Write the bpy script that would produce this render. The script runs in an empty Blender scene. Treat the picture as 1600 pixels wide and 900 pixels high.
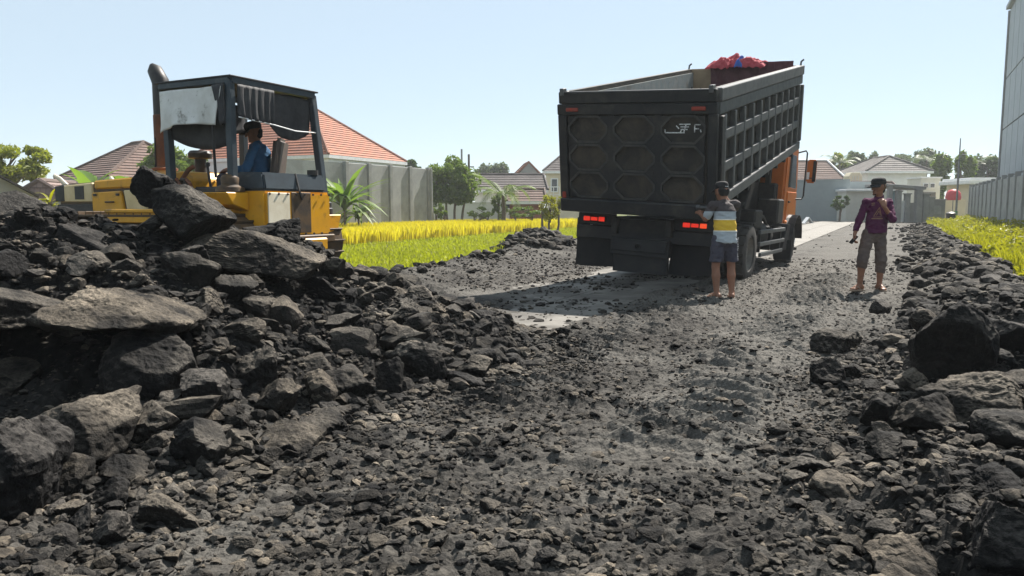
import bpy, bmesh, math, random
import numpy as np
from mathutils import Vector, Matrix, Euler
from mathutils.bvhtree import BVHTree

random.seed(7)
RNG = np.random.default_rng(7)
R = math.radians
SC = bpy.context.scene
COL = SC.collection

# ------------------------------------------------------------------ camera, sky, sun, exposure
CAM_H, PITCH, FPX = 1.25, R(6.0), 1180.0
cam_d = bpy.data.cameras.new("camera")
cam = bpy.data.objects.new("camera", cam_d)
COL.objects.link(cam)
cam.location = (0, 0, CAM_H)
cam.rotation_euler = (R(90) - PITCH, 0, 0)
cam_d.sensor_width = 36.0
cam_d.lens = 36.0 * FPX / 1600.0
cam_d.clip_end = 5000
SC.camera = cam

SUN_AZ, SUN_EL = R(37.6), R(50.0)      # azimuth clockwise from +Y
world = bpy.data.worlds.new("World")
SC.world = world
world.use_nodes = True
wn = world.node_tree
sky = wn.nodes.new("ShaderNodeTexSky")
sky.sky_type = 'NISHITA'
sky.sun_disc = False
sky.sun_elevation = SUN_EL
sky.sun_rotation = SUN_AZ
sky.air_density = 0.8
sky.dust_density = 0.2
sky.ozone_density = 2.0
veil = wn.nodes.new("ShaderNodeMix")          # thin even veil of tropical haze over the clear sky
veil.data_type = 'RGBA'
veil.inputs[0].default_value = 0.70
veil.inputs[7].default_value = (4.8, 5.7, 6.2, 1)
wn.links.new(sky.outputs[0], veil.inputs[6])
wn.links.new(veil.outputs[2], wn.nodes["Background"].inputs[0])
wn.nodes["Background"].inputs[1].default_value = 0.062

sun_l = bpy.data.lights.new("sun", 'SUN')
sun_l.energy = 5.0
sun_l.angle = R(0.53)
sun_l.color = (1.0, 0.94, 0.86)
sun = bpy.data.objects.new("sun", sun_l)
COL.objects.link(sun)
_sd = Vector((math.sin(SUN_AZ) * math.cos(SUN_EL), math.cos(SUN_AZ) * math.cos(SUN_EL), math.sin(SUN_EL)))
sun.rotation_euler = _sd.to_track_quat('Z', 'Y').to_euler()
sun.location = (10, 10, 20)

SC.view_settings.view_transform = 'Standard'
SC.view_settings.look = 'None'
SC.view_settings.exposure = 1.32
SC.view_settings.gamma = 1.0
SC.view_settings.use_curve_mapping = False
SC.cycles.max_bounces = 6
SC.cycles.diffuse_bounces = 3
SC.cycles.glossy_bounces = 2
SC.cycles.transmission_bounces = 3
SC.cycles.transparent_max_bounces = 4


def P(px, py, Y):
    """world point that the photograph shows at pixel px, py, standing Y metres ahead"""
    xc, yc = (px - 800) / FPX, (450 - py) / FPX
    dy = math.cos(PITCH) + yc * math.sin(PITCH)
    dz = -math.sin(PITCH) + yc * math.cos(PITCH)
    return Vector((xc / dy * Y, Y, CAM_H + dz / dy * Y))


# ------------------------------------------------------------------ noise
_perm = np.random.default_rng(3).permutation(256)
_perm = np.concatenate([_perm, _perm, _perm])
_g = np.random.default_rng(4).normal(size=(256, 3))
_g /= np.linalg.norm(_g, axis=1)[:, None]
_g *= 1.4


def perlin(p):
    p = np.asarray(p, dtype=np.float64)
    i = np.floor(p).astype(np.int64)
    f = p - i
    i &= 255
    u = f * f * f * (f * (f * 6 - 15) + 10)
    out = 0.0
    for dx in (0, 1):
        wx = u[:, 0] if dx else 1 - u[:, 0]
        a = _perm[i[:, 0] + dx]
        for dy in (0, 1):
            wy = u[:, 1] if dy else 1 - u[:, 1]
            b = _perm[a + i[:, 1] + dy]
            for dz in (0, 1):
                wz = u[:, 2] if dz else 1 - u[:, 2]
                g = _g[_perm[b + i[:, 2] + dz] & 255]
                out = out + wx * wy * wz * (g[:, 0] * (f[:, 0] - dx) + g[:, 1] * (f[:, 1] - dy) + g[:, 2] * (f[:, 2] - dz))
    return out


def fbm(p, octv=4, gain=0.5, lac=2.03):
    p = np.asarray(p, dtype=np.float64)
    s, a = 0.0, 1.0
    for k in range(octv):
        s = s + a * perlin(p + 17.3 * k)
        p = p * lac
        a *= gain
    return s


def n2(x, y, scale, octv=4, off=0.0, gain=0.5):
    p = np.stack([np.asarray(x) * scale + off, np.asarray(y) * scale - off * .7, np.full(np.shape(x), off * 1.3 + .37)], axis=1)
    return fbm(p, octv, gain)


def cells(x, y, size, off=0, slope=1.0):
    """broken clods: every Worley cell is a tilted facet of its own height, with a crack between cells; about -1..1"""
    px_, py_ = np.asarray(x) / size + off, np.asarray(y) / size - off
    ix, iy = np.floor(px_).astype(np.int64), np.floor(py_).astype(np.int64)
    f1 = np.full(len(px_), 9.0)
    f2 = np.full(len(px_), 9.0)
    val = np.zeros(len(px_))

    def hsh(a, b, k):
        h = (a * 73856093 ^ b * 19349663 ^ (k + 7) * 83492791) & 0x7fffffff
        h = (h ^ (h >> 13)) * 1274126177 & 0x7fffffff
        return ((h ^ (h >> 16)) & 0xffff) / 65535.0
    for dx in (-1, 0, 1):
        for dy in (-1, 0, 1):
            cx, cy = ix + dx, iy + dy
            qx, qy = cx + .1 + .8 * hsh(cx, cy, 1), cy + .1 + .8 * hsh(cx, cy, 2)
            ex, ey = px_ - qx, py_ - qy
            d = np.hypot(ex, ey)
            v = (hsh(cx, cy, 3) - .5) * 1.2 + slope * ((hsh(cx, cy, 4) - .5) * ex + (hsh(cx, cy, 5) - .5) * ey) * 2.2
            near = d < f1
            f2 = np.where(near, f1, np.minimum(f2, d))
            val = np.where(near, v, val)
            f1 = np.where(near, d, f1)
    gap = np.clip((f2 - f1) / .22, 0, 1)
    return val * gap - (1 - gap) * .55


def sstep(a, b, x):
    t = np.clip((np.asarray(x) - a) / (b - a), 0, 1)
    return t * t * (3 - 2 * t)


# ------------------------------------------------------------------ materials
MATS = {}


def new_mat(name):
    m = bpy.data.materials.new(name)
    m.use_nodes = True
    nt = m.node_tree
    b = nt.nodes["Principled BSDF"]
    return m, nt, b


def N(nt, kind, **kw):
    n = nt.nodes.new(kind)
    for k, v in kw.items():
        setattr(n, k, v)
    return n


def ramp(nt, src, stops):
    r = N(nt, "ShaderNodeValToRGB")
    el = r.color_ramp.elements
    while len(el) > 1:
        el.remove(el[-1])
    for i, (p, c) in enumerate(stops):
        e = el[0] if i == 0 else el.new(p)
        e.position = p
        e.color = (*c, 1) if len(c) == 3 else c
    nt.links.new(src, r.inputs[0])
    return r.outputs[0]


def noise(nt, scale, detail=5, rough=.6, co='Object', vec=None, dist=0.0):
    n = N(nt, "ShaderNodeTexNoise")
    n.inputs["Scale"].default_value = scale
    n.inputs["Detail"].default_value = detail
    n.inputs["Roughness"].default_value = rough
    n.inputs["Distortion"].default_value = dist
    if vec is None:
        tc = N(nt, "ShaderNodeTexCoord")
        vec = tc.outputs[co]
    nt.links.new(vec, n.inputs["Vector"])
    return n.outputs[0]


def mixc(nt, fac, a, b, mode='MIX'):
    m = N(nt, "ShaderNodeMix", data_type='RGBA', blend_type=mode)
    for s, v in ((0, fac), (6, a), (7, b)):
        if hasattr(v, 'links'):
            nt.links.new(v, m.inputs[s])
        elif s == 0:
            m.inputs[0].default_value = v
        else:
            m.inputs[s].default_value = (*v, 1) if len(v) == 3 else v
    return m.outputs[2]


def bump(nt, b, h, strength=.5, dist=.02, prev=None):
    n = N(nt, "ShaderNodeBump")
    n.inputs["Strength"].default_value = strength
    n.inputs["Distance"].default_value = dist
    nt.links.new(h, n.inputs["Height"])
    if prev is not None:
        nt.links.new(prev, n.inputs["Normal"])
    nt.links.new(n.outputs[0], b.inputs["Normal"])
    return n.outputs[0]


def rnd(nt):
    return N(nt, "ShaderNodeObjectInfo").outputs["Random"]


def paint(name, col, col2=None, scale=6, rough=.55, lo=.35, hi=.7, metal=0.0, bmp=.15, bscale=40, detail=6, col3=None, scale3=2.0, lo3=.55, hi3=.75, spec=.28, co='Object'):
    """painted / plain surface with blotches of wear of a second (and third) colour"""
    m, nt, b = new_mat(name)
    c = col
    if col2 is not None:
        f = ramp(nt, noise(nt, scale, detail, .65, co), [(lo, (0, 0, 0)), (hi, (1, 1, 1))])
        c = mixc(nt, f, col, col2)
        if col3 is not None:
            f3 = ramp(nt, noise(nt, scale3, 7, .7, co, dist=.4), [(lo3, (0, 0, 0)), (hi3, (1, 1, 1))])
            c = mixc(nt, f3, c, col3)
        nt.links.new(c, b.inputs["Base Color"])
    else:
        b.inputs["Base Color"].default_value = (*col, 1)
    b.inputs["Roughness"].default_value = rough
    b.inputs["Metallic"].default_value = metal
    b.inputs["Specular IOR Level"].default_value = spec
    if bmp:
        bump(nt, b, noise(nt, bscale, 4, .6, co), bmp, .01)
    MATS[name] = m
    return m


def rock_mat(name, attr):
    m, nt, b = new_mat(name)
    tc = N(nt, "ShaderNodeNewGeometry").outputs["Position"]
    n1 = noise(nt, 2.3, 6, .62, vec=tc)
    n2_ = noise(nt, 11, 5, .68, vec=tc, dist=.4)
    n3 = noise(nt, 60, 4, .65, vec=tc)
    n4 = noise(nt, 170, 3, .6, vec=tc)
    dark = ramp(nt, n2_, [(.3, (.0045, .0045, .0048)), (.52, (.0095, .0092, .009)), (.72, (.024, .0222, .0205))])
    dust = ramp(nt, n3, [(.3, (.034, .031, .027)), (.7, (.160, .145, .125))])
    df = ramp(nt, n1, [(.40, (0, 0, 0)), (.64, (1, 1, 1))])
    sp = N(nt, "ShaderNodeSeparateXYZ")
    nt.links.new(N(nt, "ShaderNodeNewGeometry").outputs["True Normal"], sp.inputs[0])
    dust_top_shade = ramp(nt, sp.outputs[2], [(.2, (.08, .08, .08)), (.7, (1, 1, 1))])  # dust on upward faces; also paints lit-top and shaded-underside contrast into the colour
    df = mixc(nt, 1.0, df, dust_top_shade, 'MULTIPLY')
    c = mixc(nt, df, dark, dust)
    if attr:
        a = N(nt, "ShaderNodeAttribute", attribute_name="tint").outputs["Fac"]
    else:
        a = rnd(nt)
    tint = ramp(nt, a, [(0, (.55, .56, .6)), (.5, (1, .98, .95)), (.88, (1.35, 1.27, 1.16)), (.97, (1.7, 1.56, 1.38)), (1, (2.6, 2.4, 2.15))])
    c = mixc(nt, 1.0, c, tint, 'MULTIPLY')
    nt.links.new(c, b.inputs["Base Color"])
    b.inputs["Roughness"].default_value = .8
    b.inputs["Specular IOR Level"].default_value = .13
    v = N(nt, "ShaderNodeTexVoronoi")
    v.inputs["Scale"].default_value = 34
    nt.links.new(tc, v.inputs["Vector"])
    b1 = bump(nt, b, n2_, .28, .03)
    b2 = bump(nt, b, v.outputs["Distance"], .35, .014, b1)
    b3 = bump(nt, b, n3, .85, .012, b2)
    bump(nt, b, n4, .7, .005, b3)
    MATS[name] = m
    return m


def leaf_mat(name, c1, c2, trans=.35, rough=.5):
    m, nt, b = new_mat(name)
    a = N(nt, "ShaderNodeAttribute", attribute_name="tint").outputs["Fac"]
    c = ramp(nt, a, [(0, c1), (1, c2)])
    nt.links.new(c, b.inputs["Base Color"])
    b.inputs["Roughness"].default_value = rough
    b.inputs["Specular IOR Level"].default_value = .3
    t = N(nt, "ShaderNodeBsdfTranslucent")
    tcol = mixc(nt, .5, c, (c2[0] * 1.3, c2[1] * 1.5, c2[2] * .6))
    nt.links.new(tcol, t.inputs["Color"])
    mx = N(nt, "ShaderNodeMixShader")
    mx.inputs[0].default_value = trans
    nt.links.new(b.outputs[0], mx.inputs[1])
    nt.links.new(t.outputs[0], mx.inputs[2])
    nt.links.new(mx.outputs[0], nt.nodes["Material Output"].inputs[0])
    MATS[name] = m
    return m


paint("gate_rim", (.030, .032, .034), (.075, .07, .062), 9, .55, .35, .75, bmp=.08)
rock_mat("rock", False)
rock_mat("rubble", True)
leaf_mat("leaf_mid", (.05, .088, .016), (.15, .205, .04))
leaf_mat("leaf_dark", (.02, .042, .012), (.065, .105, .025))
leaf_mat("leaf_yellow", (.10, .13, .012), (.26, .27, .03), .4)
leaf_mat("leaf_weed", (.12, .135, .005), (.32, .29, .015), .42)
leaf_mat("leaf_banana", (.07, .13, .02), (.17, .25, .05), .4)
leaf_mat("leaf_far", (.06, .085, .04), (.13, .16, .08), .3)
leaf_mat("leaf_rice", (.44, .34, .008), (.60, .50, .03), .42, .6)
leaf_mat("leaf_paddy", (.20, .22, .008), (.34, .345, .018), .42, .6)
paint("bark", (.09, .07, .05), (.16, .13, .10), 14, .9, bmp=.6)
paint("truck_black", (.011, .013, .016), (.028, .029, .029), 5, .5, .35, .8, bmp=.12, col3=(.065, .058, .048), scale3=2.2, lo3=.52, hi3=.82)
paint("truck_panel", (.015, .0155, .016), (.036, .033, .028), 4, .65, .3, .75, bmp=.15, col3=(.095, .075, .053), scale3=1.8, lo3=.44, hi3=.78)
paint("truck_rail", (.06, .066, .07), (.12, .121, .12), 7, .5, .35, .75, bmp=.12, col3=(.15, .135, .115), scale3=3, lo3=.58, hi3=.85)
paint("rubber", (.022, .022, .022), (.07, .066, .06), 5, .85, .35, .75, bmp=.2)
paint("mudflap_rubber", (.010, .0115, .014), (.026, .026, .026), 3, .7, .4, .8, bmp=.08, spec=.15)
paint("rim_steel", (.10, .095, .085), (.19, .175, .15), 8, .7, bmp=.1)
paint("chassis_black", (.015, .016, .018), (.045, .042, .038), 8, .6, bmp=.1)
paint("cab_orange", (.52, .135, .018), (.42, .115, .022), 5, .38, .4, .7, bmp=.04, col3=(.22, .11, .05), scale3=3.5, lo3=.6, hi3=.85)
paint("bed_inner", (.20, .235, .24), (.30, .30, .28), 5, .6, bmp=.1, col3=(.16, .13, .1), scale3=3, lo3=.5, hi3=.75)
paint("ply_tan", (.34, .25, .16), (.24, .17, .11), 4, .75, bmp=.1)
paint("cloth_red", (.30, .03, .045), (.42, .075, .09), 9, .85, bmp=.3, bscale=90)
paint("cloth_maroon", (.075, .025, .035), (.13, .05, .06), 5, .85, bmp=.3, bscale=60)
paint("cloth_blue", (.03, .09, .34), (.05, .13, .42), 9, .85, bmp=.3)
paint("white_mark", (.7, .72, .72), (.25, .25, .25), 26, .7, .42, .62, bmp=0)
paint("reflector_dull", (.30, .035, .02), (.16, .05, .04), 20, .4, bmp=0)
paint("dozer_yellow", (.62, .30, .012), (.52, .25, .02), 5, .42, .4, .75, bmp=.05, col3=(.10, .06, .028), scale3=4.5, lo3=.54, hi3=.76)
paint("dozer_cream", (.62, .50, .29), (.50, .38, .19), 6, .55, bmp=.05, col3=(.2, .14, .08), scale3=3, lo3=.6, hi3=.85)
paint("dozer_white", (.72, .66, .52), (.58, .50, .36), 6, .55, bmp=.05)
paint("dozer_black", (.017, .017, .018), (.05, .045, .04), 7, .5, bmp=.1)
paint("dozer_grime", (.035, .028, .022), (.12, .07, .03), 6, .6, bmp=.1)
paint("canopy_steel", (.040, .056, .068), (.028, .036, .044), 6, .5, bmp=.08, col3=(.14, .13, .12), scale3=4, lo3=.6, hi3=.85)
paint("canvas_dark", (.022, .023, .026), (.05, .05, .053), 5, .7, bmp=.3, bscale=30)
paint("canvas_white", (.62, .62, .60), (.45, .44, .40), 3, .7, .4, .75, bmp=.2, bscale=12, col3=(.12, .11, .09), scale3=5, lo3=.56, hi3=.70)
paint("rust_brown", (.20, .075, .035), (.12, .05, .028), 6, .8, bmp=.2, col3=(.06, .035, .025), scale3=3, lo3=.5, hi3=.75)
paint("seat_vinyl", (.06, .045, .04), (.10, .075, .06), 6, .55, bmp=.1)
paint("concrete_panel", (.34, .345, .34), (.25, .255, .25), 1.3, .85, .35, .7, bmp=.2, bscale=14, col3=(.19, .19, .185), scale3=.7, lo3=.5, hi3=.8)
paint("concrete_post", (.21, .215, .215), (.29, .29, .28), 2.2, .85, bmp=.2, bscale=14)
paint("concrete_road", (.23, .218, .196), (.175, .164, .146), 1.6, .85, .35, .7, bmp=.15, bscale=30, col3=(.12, .112, .10), scale3=.55, lo3=.5, hi3=.75)
paint("wall_bluegrey", (.26, .30, .31), (.21, .245, .255), .8, .85, .35, .7, bmp=.1, bscale=9)
paint("wall_offwhite", (.62, .61, .55), (.50, .49, .44), 1.0, .85, .35, .75, bmp=.1, bscale=9)
paint("wall_white", (.72, .73, .72), (.60, .61, .60), 1.2, .8, .35, .75, bmp=.05)
paint("wall_cream", (.66, .58, .42), (.55, .48, .36), 1.0, .85, .35, .75, bmp=.05)
paint("wall_grey", (.27, .27, .265), (.19, .19, .185), 1.2, .85, .35, .75, bmp=.1)
paint("brick_red", (.25, .085, .055), (.18, .07, .05), 5, .9, bmp=.2)
paint("metal_sheet_grey", (.36, .39, .41), (.30, .33, .35), 1.2, .55, bmp=.05)
paint("trim_white", (.75, .76, .76), (.62, .62, .61), 4, .6, bmp=0)
paint("window_glass", (.02, .025, .03), rough=.08, bmp=0, spec=.6)
paint("pole_steel", (.22, .23, .23), (.15, .15, .15), 5, .6, bmp=0)
paint("pole_wood", (.06, .05, .045), (.10, .085, .07), 8, .9, bmp=.2)
paint("red_plastic", (.52, .05, .06), (.42, .04, .05), 6, .5, bmp=0)
paint("bin_black", (.02, .022, .025), (.04, .04, .04), 6, .45, bmp=0)
paint("green_paint", (.08, .28, .10), (.06, .2, .08), 6, .6, bmp=0)
paint("tank_blue", (.22, .36, .42), (.3, .42, .46), 4, .5, bmp=0)
paint("skin", (.25, .12, .073), (.19, .088, .054), 12, .5, bmp=.1, bscale=120)
paint("hair_black", (.012, .011, .011), rough=.7, bmp=.3, bscale=120)
paint("cap_black", (.014, .014, .016), (.028, .028, .03), 30, .85, bmp=.2, bscale=180)
paint("shorts_navy", (.040, .040, .058), (.062, .060, .078), 12, .9, bmp=.35, bscale=50)
paint("trousers_brown", (.080, .060, .056), (.125, .092, .075), 9, .9, bmp=.35, bscale=50)
paint("shirt_purple", (.075, .009, .048), (.052, .007, .036), 9, .9, bmp=.3, bscale=60)
paint("shirt_blue", (.022, .085, .175), (.016, .06, .13), 9, .9, bmp=.3, bscale=60)
paint("print_gold", (.27, .16, .10), (.18, .10, .07), 30, .8, bmp=0)
paint("sandal", (.33, .25, .19), (.20, .15, .11), 16, .8, bmp=.1)
paint("phone_black", (.012, .012, .014), rough=.2, bmp=0)


def lit(name, col, e):
    m, nt, b = new_mat(name)
    b.inputs["Base Color"].default_value = (*col, 1)
    b.inputs["Roughness"].default_value = .25
    b.inputs["Emission Color"].default_value = (*col, 1)
    b.inputs["Emission Strength"].default_value = e
    MATS[name] = m


lit("tail_lamp", (.75, .028, .012), .28)
lit("tail_lamp_amber", (.8, .07, .018), .35)


def stripes_mat():
    """dark shoulders, grey, yellow and grey bands by height on the shirt"""
    m, nt, b = new_mat("shirt_striped")
    tc = N(nt, "ShaderNodeTexCoord").outputs["Object"]
    sx = N(nt, "ShaderNodeSeparateXYZ")
    nt.links.new(tc, sx.inputs[0])
    mr = N(nt, "ShaderNodeMapRange")
    mr.inputs[1].default_value = .75
    mr.inputs[2].default_value = 1.45
    nt.links.new(sx.outputs[2], mr.inputs[0])
    r = N(nt, "ShaderNodeValToRGB")
    r.color_ramp.interpolation = 'CONSTANT'
    st = [(0, (.34, .38, .41)), (.30, (.70, .68, .60)), (.318, (.60, .38, .03)), (.53, (.70, .68, .60)), (.55, (.33, .37, .40)), (.70, (.045, .036, .038))]
    el = r.color_ramp.elements
    while len(el) > 1:
        el.remove(el[-1])
    for i, (p, c) in enumerate(st):
        e = el[0] if i == 0 else el.new(p)
        e.position = p
        e.color = (*c, 1)
    nt.links.new(mr.outputs[0], r.inputs[0])
    nt.links.new(r.outputs[0], b.inputs["Base Color"])
    b.inputs["Roughness"].default_value = .9
    bump(nt, b, noise(nt, 60, 4), .3, .01)
    MATS["shirt_striped"] = m


stripes_mat()


def tile_mat(name, c1, c2, c3, row=.30, col=.24):
    """clay tiles: colour per tile from UV cells; courses are real steps in the mesh"""
    m, nt, b = new_mat(name)
    uv = N(nt, "ShaderNodeUVMap").outputs[0]
    br = N(nt, "ShaderNodeTexBrick")
    br.inputs["Scale"].default_value = 1.0
    br.inputs["Brick Width"].default_value = col
    br.inputs["Row Height"].default_value = row
    br.inputs["Mortar Size"].default_value = .012
    br.inputs["Color1"].default_value = (*c1, 1)
    br.inputs["Color2"].default_value = (*c2, 1)
    br.inputs["Mortar"].default_value = (c1[0] * .45, c1[1] * .45, c1[2] * .45, 1)
    br.inputs["Bias"].default_value = -.1
    nt.links.new(uv, br.inputs["Vector"])
    f = ramp(nt, noise(nt, .9, 6, .7), [(.42, (0, 0, 0)), (.75, (1, 1, 1))])
    c = mixc(nt, f, br.outputs["Color"], c3)
    nt.links.new(c, b.inputs["Base Color"])
    b.inputs["Roughness"].default_value = .85
    bump(nt, b, br.outputs["Fac"], -.6, .03)
    MATS[name] = m


tile_mat("tile_orange", (.36, .14, .078), (.28, .105, .062), (.22, .10, .07))
tile_mat("tile_brown", (.13, .075, .058), (.095, .058, .048), (.15, .10, .08))
tile_mat("tile_pink", (.24, .17, .15), (.17, .12, .11), (.13, .10, .09))
tile_mat("tile_dark", (.085, .07, .068), (.06, .052, .052), (.12, .10, .095))
tile_mat("tile_grey", (.15, .135, .125), (.11, .10, .095), (.19, .17, .155))


# ------------------------------------------------------------------ mesh helpers
class MB:
    """collects boxes, prisms and tubes; build() links them as one mesh object"""

    def __init__(s):
        s.v, s.f = [], []

    def add(s, vs, fs):
        o = len(s.v)
        s.v += [tuple(v) for v in vs]
        s.f += [tuple(i + o for i in f) for f in fs]
        return s

    def box(s, c, d, rot=None, taper=None):
        cx, cy, cz = c
        dx, dy, dz = d[0] / 2, d[1] / 2, d[2] / 2
        vs = []
        for z in (-1, 1):
            k = 1.0 if (taper is None or z < 0) else taper
            for x, y in ((-1, -1), (1, -1), (1, 1), (-1, 1)):
                vs.append(Vector((x * dx * k, y * dy * k, z * dz)))
        if rot is not None:
            e = Euler(rot).to_matrix()
            vs = [e @ v for v in vs]
        vs = [v + Vector(c) for v in vs]
        return s.add(vs, [(3, 2, 1, 0), (4, 5, 6, 7), (0, 1, 5, 4), (1, 2, 6, 5), (2, 3, 7, 6), (3, 0, 4, 7)])

    def bar(s, a, b, w, h=None, up=(0, 0, 1)):
        """rectangular bar from a to b, w across and h along up"""
        a, b = Vector(a), Vector(b)
        h = w if h is None else h
        d = (b - a).normalized()
        u = Vector(up)
        if abs(d.dot(u)) > .98:
            u = Vector((0, 1, 0))
        x = d.cross(u).normalized() * (w / 2)
        y = d.cross(x).normalized() * (h / 2)
        vs = [a - x - y, a + x - y, a + x + y, a - x + y, b - x - y, b + x - y, b + x + y, b - x + y]
        return s.add(vs, [(0, 1, 2, 3), (7, 6, 5, 4), (4, 5, 1, 0), (5, 6, 2, 1), (6, 7, 3, 2), (7, 4, 0, 3)])

    def tube(s, pts, r, n=8, closed_ends=True, flat=1.0):
        pts = [Vector(p) for p in pts]
        rs = r if isinstance(r, (list, tuple)) else [r] * len(pts)
        ring = []
        x = None
        for i, p in enumerate(pts):
            d = (pts[min(i + 1, len(pts) - 1)] - pts[max(i - 1, 0)]).normalized()
            if x is None:
                x = d.orthogonal().normalized()
            else:
                x = (x - d * x.dot(d)).normalized()
            y = d.cross(x)
            ring.append([p + (x * math.cos(2 * math.pi * k / n) + y * math.sin(2 * math.pi * k / n) * flat) * rs[i] for k in range(n)])
        vs = [v for r_ in ring for v in r_]
        fs = []
        for i in range(len(pts) - 1):
            for k in range(n):
                k2 = (k + 1) % n
                fs.append((i * n + k, i * n + k2, (i + 1) * n + k2, (i + 1) * n + k))
        if closed_ends:
            fs.append(tuple(reversed(range(n))))
            fs.append(tuple((len(pts) - 1) * n + k for k in range(n)))
        return s.add(vs, fs)

    def prism(s, poly, ax, a, b):
        """polygon (2-D) extruded along axis ax ('x','y','z') from a to b"""
        n = len(poly)

        def pt(q, t):
            return {'x': (t, q[0], q[1]), 'y': (q[0], t, q[1]), 'z': (q[0], q[1], t)}[ax]
        vs = [pt(q, a) for q in poly] + [pt(q, b) for q in poly]
        fs = [tuple(range(n)), tuple(reversed(range(n, 2 * n)))]
        fs += [(i, n + i, n + (i + 1) % n, (i + 1) % n) for i in range(n)]
        return s.add(vs, fs)

    def lathe(s, prof, c=(0, 0, 0), ax='z', n=24):
        """profile [(radius, height)] turned about an axis"""
        vs, fs = [], []
        for r_, h in prof:
            for k in range(n):
                a = 2 * math.pi * k / n
                q = (r_ * math.cos(a), r_ * math.sin(a))
                v = {'z': (q[0], q[1], h), 'x': (h, q[0], q[1]), 'y': (q[0], h, q[1])}[ax]
                vs.append((v[0] + c[0], v[1] + c[1], v[2] + c[2]))
        for i in range(len(prof) - 1):
            for k in range(n):
                k2 = (k + 1) % n
                fs.append((i * n + k, i * n + k2, (i + 1) * n + k2, (i + 1) * n + k))
        return s.add(vs, fs)

    def mesh(s, name, bevel=0.0, smooth=False, seg=1):
        me = bpy.data.meshes.new(name)
        me.from_pydata(s.v, [], s.f)
        bm = bmesh.new()
        bm.from_mesh(me)
        bmesh.ops.recalc_face_normals(bm, faces=bm.faces)
        if bevel:
            es = [e for e in bm.edges if len(e.link_faces) == 2 and e.calc_face_angle(0) > .6]
            bmesh.ops.bevel(bm, geom=es, offset=bevel, segments=seg, affect='EDGES', clamp_overlap=True)
        bm.to_mesh(me)
        bm.free()
        if smooth:
            me.polygons.foreach_set("use_smooth", [True] * len(me.polygons))
            if smooth != 'all':
                me.set_sharp_from_angle(angle=R(40))
        me.update()
        return me

    def build(s, name, mat, parent=None, bevel=0.0, smooth=False, seg=1, loc=None, rot=None):
        return obj(name, s.mesh(name, bevel, smooth, seg), mat, parent, loc, rot)


def obj(name, me, mat, parent=None, loc=None, rot=None):
    o = bpy.data.objects.new(name, me)
    COL.objects.link(o)
    if mat is not None and len(me.materials) == 0:
        me.materials.append(MATS[mat])
    o.parent = parent
    if loc is not None:
        o.location = loc
    if rot is not None:
        o.rotation_euler = rot
    return o


def tag(o, label=None, cat=None, group=None, kind=None):
    for k, v in (("label", label), ("category", cat), ("group", group), ("kind", kind)):
        if v:
            o[k] = v
    return o


def empty(name, loc, rz=0.0):
    o = bpy.data.objects.new(name, None)
    COL.objects.link(o)
    o.location = loc
    o.rotation_euler = (0, 0, rz)
    o.empty_display_size = .1
    return o


def np_mesh(name, V, F, smooth=False, tint=None):
    """V (n,3), F (m,k) numpy arrays, all faces with k corners"""
    me = bpy.data.meshes.new(name)
    V = np.ascontiguousarray(V, dtype=np.float32)
    F = np.ascontiguousarray(F, dtype=np.int32)
    m, k = F.shape
    me.vertices.add(len(V))
    me.vertices.foreach_set("co", V.ravel())
    me.loops.add(m * k)
    me.loops.foreach_set("vertex_index", F.ravel())
    me.polygons.add(m)
    me.polygons.foreach_set("loop_start", np.arange(0, m * k, k, dtype=np.int32))
    me.polygons.foreach_set("use_smooth", np.full(m, bool(smooth)))
    if tint is not None:
        a = me.attributes.new("tint", 'FLOAT', 'POINT')
        a.data.foreach_set("value", np.ascontiguousarray(tint, dtype=np.float32))
    me.update(calc_edges=True)
    return me


def rand_rot(n, rng=RNG):
    q = rng.normal(size=(n, 4))
    q /= np.linalg.norm(q, axis=1)[:, None]
    w, x, y, z = q.T
    return np.stack([np.stack([1 - 2 * (y * y + z * z), 2 * (x * y - z * w), 2 * (x * z + y * w)], 1),
                     np.stack([2 * (x * y + z * w), 1 - 2 * (x * x + z * z), 2 * (y * z - x * w)], 1),
                     np.stack([2 * (x * z - y * w), 2 * (y * z + x * w), 1 - 2 * (x * x + y * y)], 1)], 1)


def rot_z(a):
    c, s_ = np.cos(a), np.sin(a)
    z = np.zeros_like(c)
    return np.stack([np.stack([c, -s_, z], 1), np.stack([s_, c, z], 1), np.stack([z, z, z + 1], 1)], 1)

# ------------------------------------------------------------------ the ground
TH = R(27.0)                                    # the track runs 27 degrees to the right of the view
SU = (math.sin(TH), math.cos(TH))
SN = (math.cos(TH), -math.sin(TH))


def st(x, y):
    return x * SU[0] + y * SU[1], x * SN[0] + y * SN[1]


def ts(s, t):
    return s * SU[0] + t * SN[0], s * SU[1] + t * SN[1]


def base(x, y):
    return .0055 * np.clip(np.asarray(y) - 6, 0, 60)


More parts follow.
